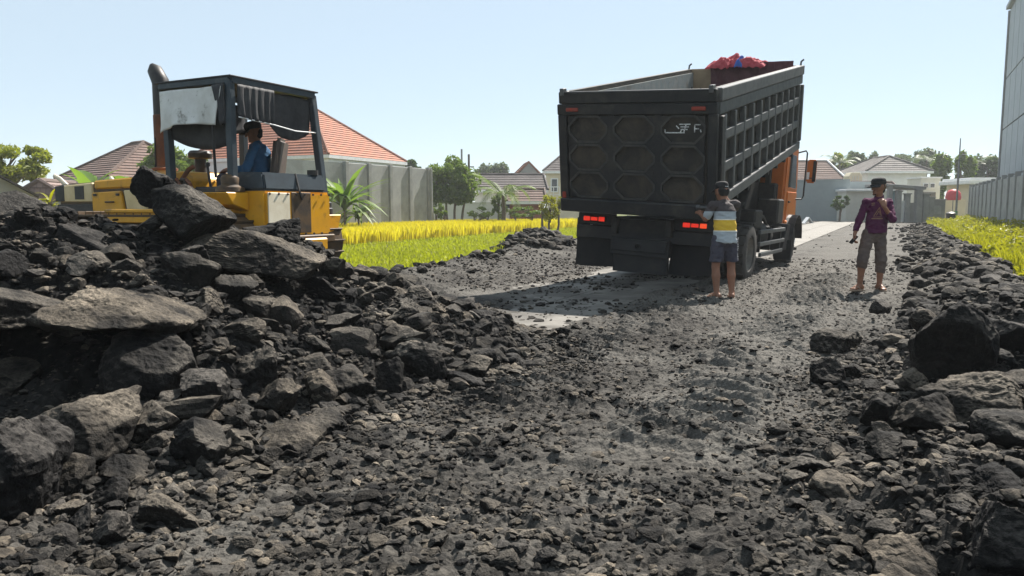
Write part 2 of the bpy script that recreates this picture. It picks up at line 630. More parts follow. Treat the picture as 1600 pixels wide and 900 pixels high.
_hp = [(0, 334, 6.3), (50, 344, 6.0), (100, 362, 6.5), (200, 376, 6.4), (150, 374, 6.3), (100, 380, 5.5), (150, 440, 5.0), (230, 430, 5.1),
       (250, 352, 6.1), (290, 345, 6.2), (280, 395, 5.8), (320, 450, 5.4), (330, 500, 5.0), (350, 560, 4.5), (320, 640, 3.9),
       (300, 690, 3.6), (250, 760, 3.15), (370, 390, 6.3), (430, 388, 6.4), (430, 450, 5.9), (450, 500, 5.4), (470, 560, 4.9), (450, 640, 4.3),
       (540, 426, 6.8), (570, 490, 6.2), (600, 540, 5.6), (620, 600, 5.0), (650, 465, 7.2), (700, 500, 6.6), (740, 550, 5.9), (500, 398, 7.0),
       (0, 430, 4.9), (60, 450, 4.85), (120, 470, 4.8), (200, 480, 4.75), (-40, 690, 3.5), (80, 700, 3.5)]
_hw = [(-4.6, 8, .42), (-3, 8, .42), (-2, 8.3, .42), (-1.2, 8.2, .16), (-3.5, 10, .45), (-2.6, 11, .45), (-5, 10, .45), (-4.5, 11.3, .4),
       (-6.2, 9.5, .5), (-7, 6, 1.1), (-7, 3.5, .7), (-5, 3.2, .85), (-3.4, 2.4, .45), (-2.3, 1.6, .12), (-1.9, 2.6, .12),
       (-3.5, 4.2, .24), (-3.0, 4.25, .22), (-2.6, 4.15, .22), (-2.3, 4.1, .24), (-2.6, 3.75, .18), (-3.0, 3.8, .20), (-2.3, 3.4, .14)]
_hz = [(0, 8), (.6, 7), (.75, 6), (.5, 5), (.2, 5.35), (-.05, 4.6), (-.6, 3.8), (-1.0, 3.1), (-1.2, 2.4), (-1.3, 1.5), (-1, 0), (1, 3), (3, 5), (2, 8), (0, 10),
       (-1.5, 12.2), (-4, 13.5), (-8, 13.5), (-11, 8), (-11, 3), (-8, 0), (-4, -1), (6, 3), (6, 9), (0, -3), (2, 1), (4, 7), (1, 11)]
_cp = [tuple(P(*q)) for q in _hp] + _hw + [(x, y, 0.0) for x, y in _hz]
_cp = np.array(_cp)
_D = np.linalg.norm(_cp[:, None, :2] - _cp[None, :, :2], axis=2)
_W = np.linalg.solve(_D + 0.02 * np.eye(len(_cp)), _cp[:, 2])


def heap(x, y):
    out = np.zeros(len(x))
    m = (x > -12) & (x < 7) & (y > -3) & (y < 14)
    if m.any():
        q = np.stack([x[m], y[m]], 1)
        acc = np.zeros(len(q))
        for (cx, cy, _z), w in zip(_cp, _W):
            acc += w * np.hypot(q[:, 0] - cx, q[:, 1] - cy)
        fade = sstep(-12, -10.5, q[:, 0]) * (1 - sstep(12.2, 13.8, q[:, 1])) * (1 - sstep(.6, 1.6, q[:, 0])) * sstep(-2.5, 0, q[:, 1])
        out[m] = np.clip(acc, 0, None) * fade
    return out


def field_edge(y):
    return np.where(y > 13, -2.3 + (y - 13) * .345, -2.3 - (13 - y) * 1.7)


def masks(x, y):
    """heap height, paddy mask, weed mask, coarse rubble mask, concrete cover"""
    s, t = st(x, y)
    h = heap(x, y)
    fe = field_edge(y) + .5 * n2(x, y, .25, 2, 5)
    field = sstep(0.1, 1.0, fe - x) * (1 - sstep(0.05, .3, h))
    wob = .35 * n2(x, y, .5, 3, 9)
    weed = sstep(1.45, 2.15, t + wob) * sstep(9.5, 11.5, s)
    lim = -.25 + 1.0 * sstep(6.5, 12, s)
    coarse = sstep(lim - .35, lim + .55, t + .6 * wob) * (1 - weed)
    return s, t, h, field, weed, coarse


CON_L, CON_R = -5.25, -2.75


def H(x, y, fine=True):
    x = np.asarray(x, dtype=np.float64)
    y = np.asarray(y, dtype=np.float64)
    s, t, h, field, weed, coarse = masks(x, y)
    z = base(x, y) + h
    hm = sstep(.03, .25, h)
    near = 1 - sstep(35, 60, y)
    # bank of rubble on the edge of the paddy, with one taller lump
    e = field_edge(y) - x
    bank = np.exp(-((e + .55) / .65) ** 2) * sstep(11.5, 13.5, y) * (1 - sstep(34, 40, y))
    z = z + bank * (.13 + .13 * n2(x, y, .45, 2, 2)) + .42 * np.exp(-(((x - .55) / 1.15) ** 2 + ((y - 20.6) / 1.5) ** 2))
    # bank of rubble on the right
    bt = .95 + .2 * sstep(8, 20, s)
    rb = np.exp(-((t - bt) / .75) ** 2) * (1 - sstep(45, 60, s))
    z = z + rb * (.20 + .12 * n2(x, y, .7, 2, 12)) * sstep(2, 6, s) + coarse * (.05 + .05 * n2(x, y, 1.4, 3, 30)) * (1 - sstep(12, 30, s))
    z = z + .25 * np.exp(-(((x - 3.9) / .7) ** 2 + ((y - 5.4) / 1.1) ** 2)) + .12 * np.exp(-(((x - 2.0) / .5) ** 2 + ((y - 2.7) / .6) ** 2))
    z = z - field * .32 - weed * .12
    # dusty concrete lane, mostly swept clean further on
    wl = .28 * n2(x, y, .8, 3, 91) + .10 * n2(x, y, 3.1, 2, 93)
    inl = sstep(CON_L + .02, CON_L + .22, t - .12 - wl) * (1 - sstep(CON_R - .30, CON_R - .06, t + .05 + wl)) * sstep(6.7, 7.6, s + 2.2 * wl) * (1 - sstep(66, 68, s))
    cov = 1.0 * n2(x, y, .7, 5, 41) + .32 + 1.0 * np.exp(-((t + 4.0) / .38) ** 2) * (1 - sstep(13, 17, s)) + .5 * (1 - sstep(7.2, 8.6, s)) - 1.15 * sstep(13, 20, s)
    cov += .25 * np.exp(-((t + 2.7) / .2) ** 2) + 1.1 * (1 - sstep(8.6, 10.2, s)) * (1 - sstep(-4.15, -3.55, t))
    z = z + inl * (np.clip(cov, -1, .5) * .09 - .035)
    z = z + .045 * (np.exp(-((t - CON_R + .10 + wl * .8) / .17) ** 2) + .7 * np.exp(-((t - CON_L - .12 - wl * .8) / .17) ** 2)) * sstep(5.5, 7, s) * (1 - sstep(16, 26, s))
    # tracked machine's prints across the track
    band = np.exp(-(((t + 1.05) / .40) ** 6)) * sstep(2.8, 3.6, s) + .9 * np.exp(-(((t + 2.45) / .36) ** 6)) * sstep(3.2, 4.2, s)
    wv = s * 2 * np.pi / .17 + 2.2 * n2(x, y, .9, 2, 77) + t * 2.0
    rid = (.5 + .5 * np.sin(wv)) ** 1.3
    keep = sstep(-.75, .0, n2(x, y, .8, 2, 51)) * (.45 + .55 * sstep(-.35, .25, n2(x, y, 3.6, 3, 57)))
    flat = (1 - hm) * (1 - field) * (1 - weed) * (1 - inl)
    z = z + flat * band * keep * rid * .072 * (1 - coarse) * (1 - sstep(12, 20, s))
    if fine:
        rough = (.6 + .5 * hm + .8 * coarse) * (1 - .65 * np.clip(band * keep, 0, 1) * flat)
        a = n2(x, y, 1.3, 3, 3)
        b = n2(x, y, 5.5, 3, 13)
        c = n2(x, y, 16, 2, 23)
        rg = 1 - np.abs(n2(x, y, 7.5, 2, 33)) * 2
        wx_, wy_ = x + .05 * a + .03 * b, y + .05 * b
        big, mid_, sml = cells(wx_, wy_, .30, 3.1), cells(wx_ + .02 * c, wy_, .115, 7.7), cells(wx_, wy_ + .01 * c, .052, 1.9)
        lump = np.clip(hm + coarse, 0, 1)
        far_off = 1 - sstep(12, 22, y)
        z = z + (1 - field) * (1 - weed) * (1 - inl) * far_off * (lump * (big * .050 + mid_ * .028) + (1 - lump) * (1 - .8 * np.clip(band, 0, 1)) * (mid_ * .020 * sstep(-.5, .3, a)) + sml * (.012 + .005 * lump) * (1 - .6 * np.clip(band * keep, 0, 1)))
        z = z + near * (1 - field * .7) * (1 - .75 * inl) * (a * .042 * (1 + 1.3 * hm) + rough * (b * .026 + c * .010 + rg * .014))
    return z


def Hs(x, y, fine=True):
    return float(H(np.array([float(x)]), np.array([float(y)]), fine)[0])


def seg(a, b, step):
    return np.linspace(a, b, max(2, int(round((b - a) / step)) + 1))[:-1]


xs = np.concatenate([-np.geomspace(900, 14, 26)[:-1], seg(-14, -8, .4), seg(-8, -4.6, .09), seg(-4.6, -1.6, .022), seg(-1.6, 3.6, .019), seg(3.6, 5.2, .022), seg(5.2, 9, .07), seg(9, 30, .5), np.geomspace(30, 900, 24)])
ys = np.concatenate([-np.geomspace(300, 4, 12), seg(-3.5, 1.6, .3), seg(1.6, 2.2, .1), seg(2.2, 4.2, .0165), seg(4.2, 7.2, .021), seg(7.2, 8, .03), seg(8, 14, .055), seg(14, 30, .18), seg(30, 75, 1.0), np.geomspace(75, 1500, 26)])
GX, GY = np.meshgrid(xs, ys)
gx, gy = GX.ravel(), GY.ravel()
gz = H(gx, gy)
nx, ny = len(xs), len(ys)
I = np.arange(nx * ny).reshape(ny, nx)
F = np.stack([I[:-1, :-1].ravel(), I[:-1, 1:].ravel(), I[1:, 1:].ravel(), I[1:, :-1].ravel()], 1)
gme = np_mesh("ground", np.stack([gx, gy, gz], 1), F, smooth=False)
s_, t_, h_, fld_, wd_, co_ = masks(gx, gy)
far_ = sstep(60, 75, gy) + sstep(14, 18, -gx) * (1 - fld_) + sstep(5.0, 6.0, t_) * 1.0
_dusty = .19 * sstep(5.8, 11, s_) * (1 - sstep(.1, .9, t_)) * (.25 + .75 * sstep(CON_L - .6, CON_L, t_)) + .17 * np.exp(-(((t_ + 1.05) / .5) ** 4)) * sstep(3, 4, s_) + .05 * n2(gx, gy, .3, 2, 55)
for nm, val in (("dusty", _dusty), ("heapness", np.clip(sstep(.03, .3, h_) + co_ * .8, 0, 1)), ("grass", np.clip(np.maximum(fld_, np.maximum(wd_, far_)), 0, 1))):
    a = gme.attributes.new(nm, 'FLOAT', 'POINT')
    a.data.foreach_set("value", val.astype(np.float32))


def ground_mat():
    m, nt, b = new_mat("ground_gravel")
    pos = N(nt, "ShaderNodeNewGeometry").outputs["Position"]
    hp = N(nt, "ShaderNodeAttribute", attribute_name="heapness").outputs["Fac"]
    gr = N(nt, "ShaderNodeAttribute", attribute_name="grass").outputs["Fac"]
    nA = noise(nt, .9, 6, .65, vec=pos)
    nB = noise(nt, 14, 6, .7, vec=pos)
    nC = noise(nt, 75, 4, .65, vec=pos)
    grit = ramp(nt, nB, [(.3, (.012, .0115, .011)), (.5, (.031, .0288, .0264)), (.7, (.085, .078, .068))])
    dust = ramp(nt, nC, [(.3, (.054, .051, .046)), (.7, (.138, .130, .117))])
    ds = N(nt, "ShaderNodeAttribute", attribute_name="dusty").outputs["Fac"]
    ad = N(nt, "ShaderNodeMath", operation='ADD')
    nt.links.new(nA, ad.inputs[0])
    nt.links.new(ds, ad.inputs[1])
    df = ramp(nt, ad.outputs[0], [(.43, (0, 0, 0)), (.68, (1, 1, 1))])
    road = mixc(nt, df, grit, dust)
    dark = ramp(nt, nB, [(.3, (.006, .006, .006)), (.55, (.014, .0135, .013)), (.75, (.038, .035, .032))])
    c = mixc(nt, hp, road, dark)
    soil = ramp(nt, nA, [(.3, (.045, .055, .010)), (.7, (.10, .11, .018))])
    c = mixc(nt, gr, c, soil)
    nt.links.new(c, b.inputs["Base Color"])
    b.inputs["Roughness"].default_value = .88
    b.inputs["Specular IOR Level"].default_value = .1
    v = N(nt, "ShaderNodeTexVoronoi")
    v.inputs["Scale"].default_value = 26
    nt.links.new(pos, v.inputs["Vector"])
    b1 = bump(nt, b, v.outputs["Distance"], .5, .02)
    b2 = bump(nt, b, nB, .7, .03, b1)
    bump(nt, b, nC, .7, .010, b2)
    MATS["ground_gravel"] = m


ground_mat()
ground = tag(obj("ground", gme, "ground_gravel"), "dark volcanic gravel ground churned by machines", "ground", kind="structure")

# concrete lane under the rubble: slabs with joints
road = MB()
sq = 6.0
k = 0
while sq < 67:
    ln = 3.6
    for (ta, tb) in ((CON_L, (CON_L + CON_R) / 2 - .012), ((CON_L + CON_R) / 2 + .012, CON_R)):
        nseg = 3
        for j in range(nseg):
            s0, s1 = sq + ln * j / nseg, sq + ln * (j + 1) / nseg - (.02 if j == nseg - 1 else 0)
            c4 = [ts(s0, ta), ts(s0, tb), ts(s1, tb), ts(s1, ta)]
            zz = [float(base(0, q[1])) + .012 for q in c4]
            vs = [(q[0], q[1], z_) for q, z_ in zip(c4, zz)] + [(q[0], q[1], z_ - .15) for q, z_ in zip(c4, zz)]
            road.add(vs, [(0, 1, 2, 3), (0, 4, 5, 1), (1, 5, 6, 2), (2, 6, 7, 3), (3, 7, 4, 0)])
    sq += ln
m_ = MATS["concrete_road"]
nt_ = m_.node_tree
b_ = nt_.nodes["Principled BSDF"]
src = b_.inputs["Base Color"].links[0].from_socket
pos_ = N(nt_, "ShaderNodeNewGeometry").outputs["Position"]
film = ramp(nt_, noise(nt_, 1.1, 7, .7, vec=pos_, dist=.6), [(.30, (0, 0, 0)), (.62, (1, 1, 1))])
sp_ = N(nt_, "ShaderNodeSeparateXYZ")
nt_.links.new(pos_, sp_.inputs[0])
mr_ = N(nt_, "ShaderNodeMapRange")            # spilled dirt thins out away from where the trucks tip
for k_, v_ in ((1, 10.0), (2, 24.0), (3, .95), (4, .25)):
    mr_.inputs[k_].default_value = v_
nt_.links.new(sp_.outputs[1], mr_.inputs[0])
fm_ = N(nt_, "ShaderNodeMath", operation='MULTIPLY')
nt_.links.new(film, fm_.inputs[0])
nt_.links.new(mr_.outputs[0], fm_.inputs[1])
nt_.links.new(mixc(nt_, fm_.outputs[0], src, (.062, .057, .050)), b_.inputs["Base Color"])
tag(road.build("concrete_road", "concrete_road"), "pale concrete lane half buried under dark rubble", "road", kind="structure")

# ------------------------------------------------------------------ rocks
_ico = {}


def ico(sub):
    if sub not in _ico:
        bm = bmesh.new()
        bmesh.ops.create_icosphere(bm, subdivisions=sub, radius=1)
        bm.verts.ensure_lookup_table()
        _ico[sub] = (np.array([v.co[:] for v in bm.verts]), np.array([[v.index for v in f.verts] for f in bm.faces]))
        bm.free()
    V, F_ = _ico[sub]
    return V / np.linalg.norm(V, axis=1)[:, None], F_


def rock_shape(seed, sub, planes=13, p=16, amp=.10, fine=.035, flat=1.0):
    rg = np.random.default_rng(seed)
    D, F_ = ico(sub)
    n = rg.normal(size=(planes, 3))
    n /= np.linalg.norm(n, axis=1)[:, None]
    d = rg.uniform(.55, 1.0, planes)
    q = np.clip(D @ n.T / d, 0, None)
    r = (np.sum(q ** p, axis=1) + .72 ** p) ** (-1.0 / p)
    V = D * r[:, None]
    off = rg.uniform(0, 50, 3)
    if sub >= 2:
        V = V * (1 + amp * fbm(V * 1.7 + off, 3, .5))[:, None]
    if sub >= 4:
        rid = 1 - np.abs(perlin(V * 4.5 + off)) * 2
        pit = np.clip(perlin(V * 9 - off), .12, 1) - .12
        V = V * (1 + fine * (rid - .5) + fine * 1.1 * fbm(V * 8 + off, 3, .55) - fine * 1.3 * pit)[:, None]
    lo, hi = V.min(0), V.max(0)
    return (V - (lo + hi) / 2) / ((hi - lo) / 2), F_


SHORT = {11: 'big perched boulder', 12: 'upright dark stone', 13: 'long wide boulder', 14: 'flat jutting slab', 15: 'edge slab over the hollow', 16: 'pale leaning boulder', 17: 'big left edge boulder', 18: 'smooth dark slab', 19: "hollow's dark boulder", 20: 'dusty upright slab', 21: 'pointed wedge boulder', 22: 'tilted flat sided boulder', 23: 'low grey boulder', 24: 'egg shaped heap stone', 25: 'wide low pale rock', 26: 'bottom left corner block', 27: 'flat topped angular rock', 28: 'narrow upright stone', 29: 'flat stone at heap toe', 30: 'far left sloping boulder', 60: 'squat shadowed stone', 61: 'plank shaped rock', 31: 'blocky black boulder', 32: 'long dark right slab', 33: 'right edge rounded boulder', 34: 'dark egg shaped stone', 35: 'pale round topped rock', 36: 'dark pointed stone', 37: 'pair topped low rock', 38: 'pale corner rock', 39: 'sharp wedge rock', 40: 'grey boulder behind slab', 41: 'tilted dark rock', 42: 'low crusted rock', 43: 'flat grey rock'}
MARK = [(1131, 440, 'man in striped shirt'), (1370, 440, 'man in purple shirt'), (950, 425, 'left mudflap of the truck'), (1215, 410, "truck's front wheel"), (820, 385, 'lone rubble lump by the paddy'), (640, 420, 'near corner of the green paddy'), (1450, 360, 'far end of the right bank'), (1530, 430, 'near edge of the yellow weeds'),
        (900, 560, 'near end of the concrete lane'), (1000, 760, 'middle of the track'), (800, 880, 'middle of the bottom edge')]
HERO = []     # (x, y, radius) of the named boulders, so that loose rocks keep off them


def boulder(px0, px1, py0, py1, Y, label, seed, depth=None, roll=0.0, pitch=0.0, yaw=0.0, planes=12, p=18, amp=.10, sub=5, sink=0.0, up=0.0):
    if px0 > 1000:          # lone boulders on the right: stand them on the ground where their foot shows
        lo, hi = 2.0, 12.0
        for _ in range(30):
            ym = (lo + hi) / 2
            q = P((px0 + px1) / 2, py1 - 4, ym)
            lo, hi = (ym, hi) if q.z > Hs(q.x, q.y, False) else (lo, ym)
        Y = ym + .12
    if (px1 - px0) * (py1 - py0) > 11000:
        sub = 6
    c = P((px0 + px1) / 2, (py0 + py1) / 2, Y)
    w = (px1 - px0) / FPX * Y
    h = (py1 - py0) / FPX * Y
    dp = depth if depth else .8 * w
    V, F_ = rock_shape(seed, sub, planes, max(p, 14) * 2.6, amp * .55, 0.0)
    # the rolled rock keeps the size that the picture shows
    E = np.array(Euler((pitch, roll, yaw)).to_matrix())
    V = V @ np.diag([1, dp / w, h / w]) @ E.T
    lo, hi = V.min(0), V.max(0)
    V = (V - (lo + hi) / 2) / ((hi - lo) / 2) * np.array([w / 2, dp / 2, h / 2])
    # broken, pitted skin in real size, along the surface normal
    fn = np.cross(V[F_[:, 1]] - V[F_[:, 0]], V[F_[:, 2]] - V[F_[:, 0]])
    vn = np.zeros_like(V)
    for q in range(3):
        np.add.at(vn, F_[:, q], fn)
    vn /= np.linalg.norm(vn, axis=1)[:, None] + 1e-12
    so = seed * 3.7
    sc_ = min(1.0, .35 + .9 * min(w, h, dp) / .3) * (.75 + .5 * ((seed * 7) % 5) / 4)
    stp = perlin(V * 6 + so)
    chips = np.round(stp * 3.2) / 3.2 - stp
    dsp = .012 * fbm(V * 7 + so, 3, .55) + .009 * chips + .006 * (1 - 2 * np.abs(perlin(V * 16 - so))) + .004 * fbm(V * 34 + so, 2) - .011 * np.clip(perlin(V * 26 + so) - .12, 0, 1)
    V = V + vn * (dsp * sc_)[:, None]
    me = np_mesh("boulder", V, F_, smooth=False)
    o = tag(obj("boulder", me, "rock", loc=(c.x, c.y, c.z - sink + up)), label, "boulder", "largest boulders of the delivered rock")
    HERO.append((c.x, c.y, max(w, dp) / 2, c.z))
    MARK.append(((px0 + px1) / 2, (py0 + py1) / 2, SHORT[seed]))
    return o


boulder(238, 362, 288, 388, 5.95, "big rounded boulder perched on top of the left heap in front of bulldozer", 11, roll=R(14))
boulder(207, 278, 262, 332, 6.25, "upright dark stone standing on the heap against the bulldozer's yellow hood", 12, roll=R(-35), amp=.14)
boulder(284, 502, 360, 438, 5.95, "long wide dark boulder on the heap below the bulldozer's rear tank", 13, depth=.6, roll=R(3), planes=9)
boulder(72, 302, 448, 530, 4.35, "flat slab jutting over a black hollow in the left heap", 14, depth=1.0, roll=R(10), planes=9, p=22)
boulder(-150, 100, 432, 512, 4.45, "slab at the left picture edge roofing the black hollow", 15, depth=1.1, roll=R(6), planes=9)
boulder(162, 308, 512, 655, 4.1, "pale rough leaning boulder under the tip of the jutting slab", 16, depth=.45, roll=R(-42), planes=8, p=24)
boulder(-70, 88, 640, 852, 2.85, "large pitted boulder cut off by the left picture edge", 17, depth=.5, planes=11, p=12, amp=.13)
boulder(22, 208, 618, 728, 3.45, "smooth dark slab leaning behind the boulder at the left picture edge", 18, depth=.5, roll=R(-14), planes=9)
boulder(-60, 60, 560, 650, 4.3, "dark boulder at the back of the black hollow", 19, depth=.4)
boulder(256, 346, 392, 472, 5.35, "light dusty upright slab in the middle of the left heap", 20, roll=R(38), depth=.3, planes=8)
boulder(364, 440, 538, 632, 4.55, "pointed wedge boulder in the middle of the heap's front face", 21, roll=R(30), depth=.3, planes=8, p=24)
boulder(612, 702, 530, 600, 5.2, "tilted flat sided boulder on the right flank of the left heap", 22, roll=R(28), depth=.35, planes=8, p=24)
boulder(332, 424, 494, 546, 4.85, "low grey boulder directly below the light dusty slab", 23, depth=.35, roll=R(-8))
boulder(728, 778, 545, 592, 5.6, "egg shaped stone near the right toe of the heap", 24, p=9, roll=R(40))
boulder(368, 505, 664, 728, 3.75, "wide low pale rock at the foot of the heap", 25, depth=.35, planes=9)
boulder(58, 142, 824, 902, 2.62, "block shaped rock in the bottom left corner", 26, planes=8, p=24)
boulder(222, 292, 770, 822, 2.85, "angular rock with flat pale top at bottom left", 27, planes=8, p=24)
boulder(588, 632, 556, 640, 4.85, "narrow upright stone at the foot of the heap's right flank", 28, planes=9)
boulder(698, 768, 580, 614, 5.1, "flat stone lying at the heap's right toe", 29, depth=.3, planes=9)
boulder(90, 190, 350, 432, 5.6, "sloping dusty boulder high on the far left of the heap", 30, roll=R(32), depth=.4)
boulder(395, 470, 588, 640, 4.3, "shadowed squat stone under the wedge boulder", 60, depth=.3)
boulder(500, 585, 575, 640, 4.7, "slanted plank shaped rock on the lower heap", 61, roll=R(20), depth=.3, planes=8)
boulder(1412, 1548, 462, 602, 5.25, "large blocky black boulder standing alone on the right", 31, depth=.55, planes=9, p=20, amp=.09)
boulder(1438, 1622, 584, 660, 4.5, "long dark slab lying in front of the blocky black boulder", 32, depth=.5, planes=9, roll=R(-4))
boulder(1524, 1650, 640, 702, 4.1, "rounded boulder cut off by the right picture edge", 33, depth=.4, p=10)
boulder(1348, 1416, 610, 676, 4.45, "dark egg shaped stone beside the pale rock on the right", 34, roll=R(35), p=11)
boulder(1402, 1492, 616, 684, 4.35, "pale round topped rock below the blocky black boulder", 35, roll=R(18), p=11)
boulder(1268, 1322, 560, 614, 5.2, "dark pointed stone left of the blocky black boulder", 36, planes=8, p=24)
boulder(1270, 1350, 516, 554, 6.0, "pair topped low rock on the track left of the blocky boulder", 37, depth=.35, planes=9)
boulder(1500, 1640, 772, 930, 2.6, "large pale flat topped rock in the bottom right corner", 38, depth=.5, roll=R(12), planes=8, p=22)
boulder(1358, 1462, 842, 925, 2.5, "sharp edged wedge rock at the bottom edge on the right", 39, roll=R(25), depth=.25, planes=8, p=24)
boulder(1548, 1625, 500, 565, 6.0, "grey boulder behind the slab at the right edge", 40, depth=.4)
boulder(1515, 1590, 728, 778, 3.3, "tilted dark rock above the pale corner rock", 41, roll=R(-20), depth=.25)
boulder(1085, 1175, 862, 905, 2.5, "low crusted rock at the middle of the bottom edge", 42, depth=.2)
boulder(1268, 1332, 742, 792, 3.0, "flat grey rock in the loose stones on the right", 43, roll=R(14), depth=.25, planes=8)

# ---- loose rocks: the 265 that show largest are objects, the rest is rubble
loose = []   # x, y, size, zone, squash


def scatter(n, xr, yr, sz, cond, zone, power=2.2, squash=(.5, .85)):
    x = RNG.uniform(*xr, n)
    y = RNG.uniform(*yr, n)
    size = sz[0] * (sz[1] / sz[0]) ** (RNG.uniform(0, 1, n) ** power)
    s, t, h, fld, wd, co = masks(x, y)
    keep = cond(x, y, s, t, h, fld, wd, co)
    if zone != 'far':
        for hx, hy, hr, hz in HERO:
            keep &= ~((np.hypot(x - hx, y - hy) < hr * .7) & (size > .05))
    q = RNG.uniform(*squash, n)
    for i in np.nonzero(keep)[0]:
        loose.append((x[i], y[i], size[i], zone, q[i]))


U = lambda n: RNG.uniform(0, 1, n)
pit = lambda x, y: (np.hypot((x + 2.75) / .75, (y - 4.05) / .5) > 1)
scatter(3000, (-5.2, .9), (2.3, 8.6), (.10, .32), lambda x, y, s, t, h, f, w, c: (h > .04) & pit(x, y) & (U(len(x)) < (.30 + .45 * sstep(.05, .5, h)) * (.38 + .62 * sstep(-2.6, -1.2, x))), 'heap', 1.8)
scatter(11000, (-5.2, 1.0), (2.2, 8.8), (.04, .12), lambda x, y, s, t, h, f, w, c: (h > .02) & pit(x, y), 'heap')
scatter(17000, (-4.6, 1.1), (2.2, 7.5), (.02, .055), lambda x, y, s, t, h, f, w, c: (h > .005), 'heap')
scatter(800, (.2, 6.5), (2.2, 9.5), (.09, .26), lambda x, y, s, t, h, f, w, c: (U(len(x)) < c * .75), 'right', 1.7)
scatter(6500, (.2, 6.5), (2.2, 9.5), (.035, .12), lambda x, y, s, t, h, f, w, c: (U(len(x)) < c), 'right')
scatter(9000, (.2, 4.5), (2.2, 5.5), (.014, .045), lambda x, y, s, t, h, f, w, c: (U(len(x)) < c + .1), 'right')
scatter(1600, (-1.8, 4.5), (2.2, 10), (.03, .10), lambda x, y, s, t, h, f, w, c: (h < .05) & (U(len(x)) < .25 + .75 * np.clip((6 - y) / 4, 0, 1)), 'track', 2.6, (.3, .6))
scatter(46000, (-1.6, 3.6), (2.2, 7.0), (.012, .05), lambda x, y, s, t, h, f, w, c: (h < .06) & (U(len(x)) < (1.15 - (y - 2.2) / 5.5) * (1 - .85 * np.exp(-(((t + 1.05) / .45) ** 4)) * (s > 3.2)) * np.clip(.6 + 1.5 * n2(x, y, 1.1, 3, 15), .2, 1)), 'track', 1.9, (.4, .8))
scatter(12000, (-1.8, 8.5), (5.0, 18), (.018, .075), lambda x, y, s, t, h, f, w, c: (h < .06) & (f < .2) & (w < .2) & ((t > CON_R) | (t < CON_L) | (U(len(x)) < .25)), 'track', 2.4, (.3, .6))
scatter(1500, (1, 22), (9, 42), (.06, .26), lambda x, y, s, t, h, f, w, c: (U(len(x)) < c) & (t < 3.0) & (w < .6), 'bank', 2.0)
scatter(6000, (-3, 8), (11, 38), (.05, .26), lambda x, y, s, t, h, f, w, c: (h < .1) & (U(len(x)) < np.exp(-((field_edge(y) - x + .55) / .5) ** 2)), 'bank', 2.0)
scatter(260, (-.6, 1.8), (19, 22.2), (.12, .36), lambda x, y, s, t, h, f, w, c: np.hypot((x - .55) / 1.2, (y - 20.6) / 1.6) < 1, 'bank', 1.5)
scatter(500, (5, 32), (14, 62), (.05, .22), lambda x, y, s, t, h, f, w, c: (w < .3) & (t > CON_R - .3) & (t < 2.2), 'bank', 2.4)
scatter(160, (2, 28), (13, 60), (.05, .16), lambda x, y, s, t, h, f, w, c: (t > CON_L) & (t < CON_R), 'bank', 2.4)

scatter(2600, (-1.5, 5.5), (7.2, 15), (.025, .11), lambda x, y, s, t, h, f, w, c: (h < .08) & (t > CON_L - .3) & (t < CON_R + .2) & (n2(x, y, .7, 5, 41) > -.25), 'track', 2.2, (.4, .8))
scatter(2600, (-1.5, 3.4), (2.2, 6.0), (.035, .115), lambda x, y, s, t, h, f, w, c: (h < .06) & (n2(x, y, .9, 3, 19) > -.1) & ((np.abs(t + 1.05) > .5) | (s < 3.2) | (U(len(x)) < .15)), 'track', 2.0, (.35, .7))
scatter(2600, (-3.2, 4), (9.5, 24), (.03, .10), lambda x, y, s, t, h, f, w, c: (h < .1) & (f < .3) & (t < CON_L + .1), 'bank', 2.2)
sr, tr_ = RNG.uniform(9, 46, 3600), RNG.normal(1.1, .42, 3600)
xr_, yr_ = ts(sr, tr_)
for i in np.nonzero((masks(xr_, yr_)[4] < .7) & (U(3600) < np.clip(16 / sr, .2, 1)))[0]:
    loose.append((xr_[i], yr_[i], .07 * (4.2 ** (RNG.uniform() ** 1.8)), 'bank', RNG.uniform(.5, .85)))
LX = np.array([q[0] for q in loose])
LY = np.array([q[1] for q in loose])
LS = np.array([q[2] for q in loose])
LQ = np.array([q[4] for q in loose])
LZ = np.array([q[3] for q in loose])
LH = H(LX, LY, True)
app = LS / np.hypot(LX, LY) * FPX
inframe = (np.abs(LX / LY) < .69) & (LY > 2.4)
order = np.argsort(-(app * inframe))
# the largest keep a little apart from each other
chosen = []
for i in order:
    if len(chosen) >= 262:
        break
    if all(math.hypot(LX[i] - LX[j], LY[i] - LY[j]) > .36 * (LS[i] + LS[j]) for j in chosen):
        chosen.append(i)
cset = np.zeros(len(loose), bool)
cset[chosen] = True

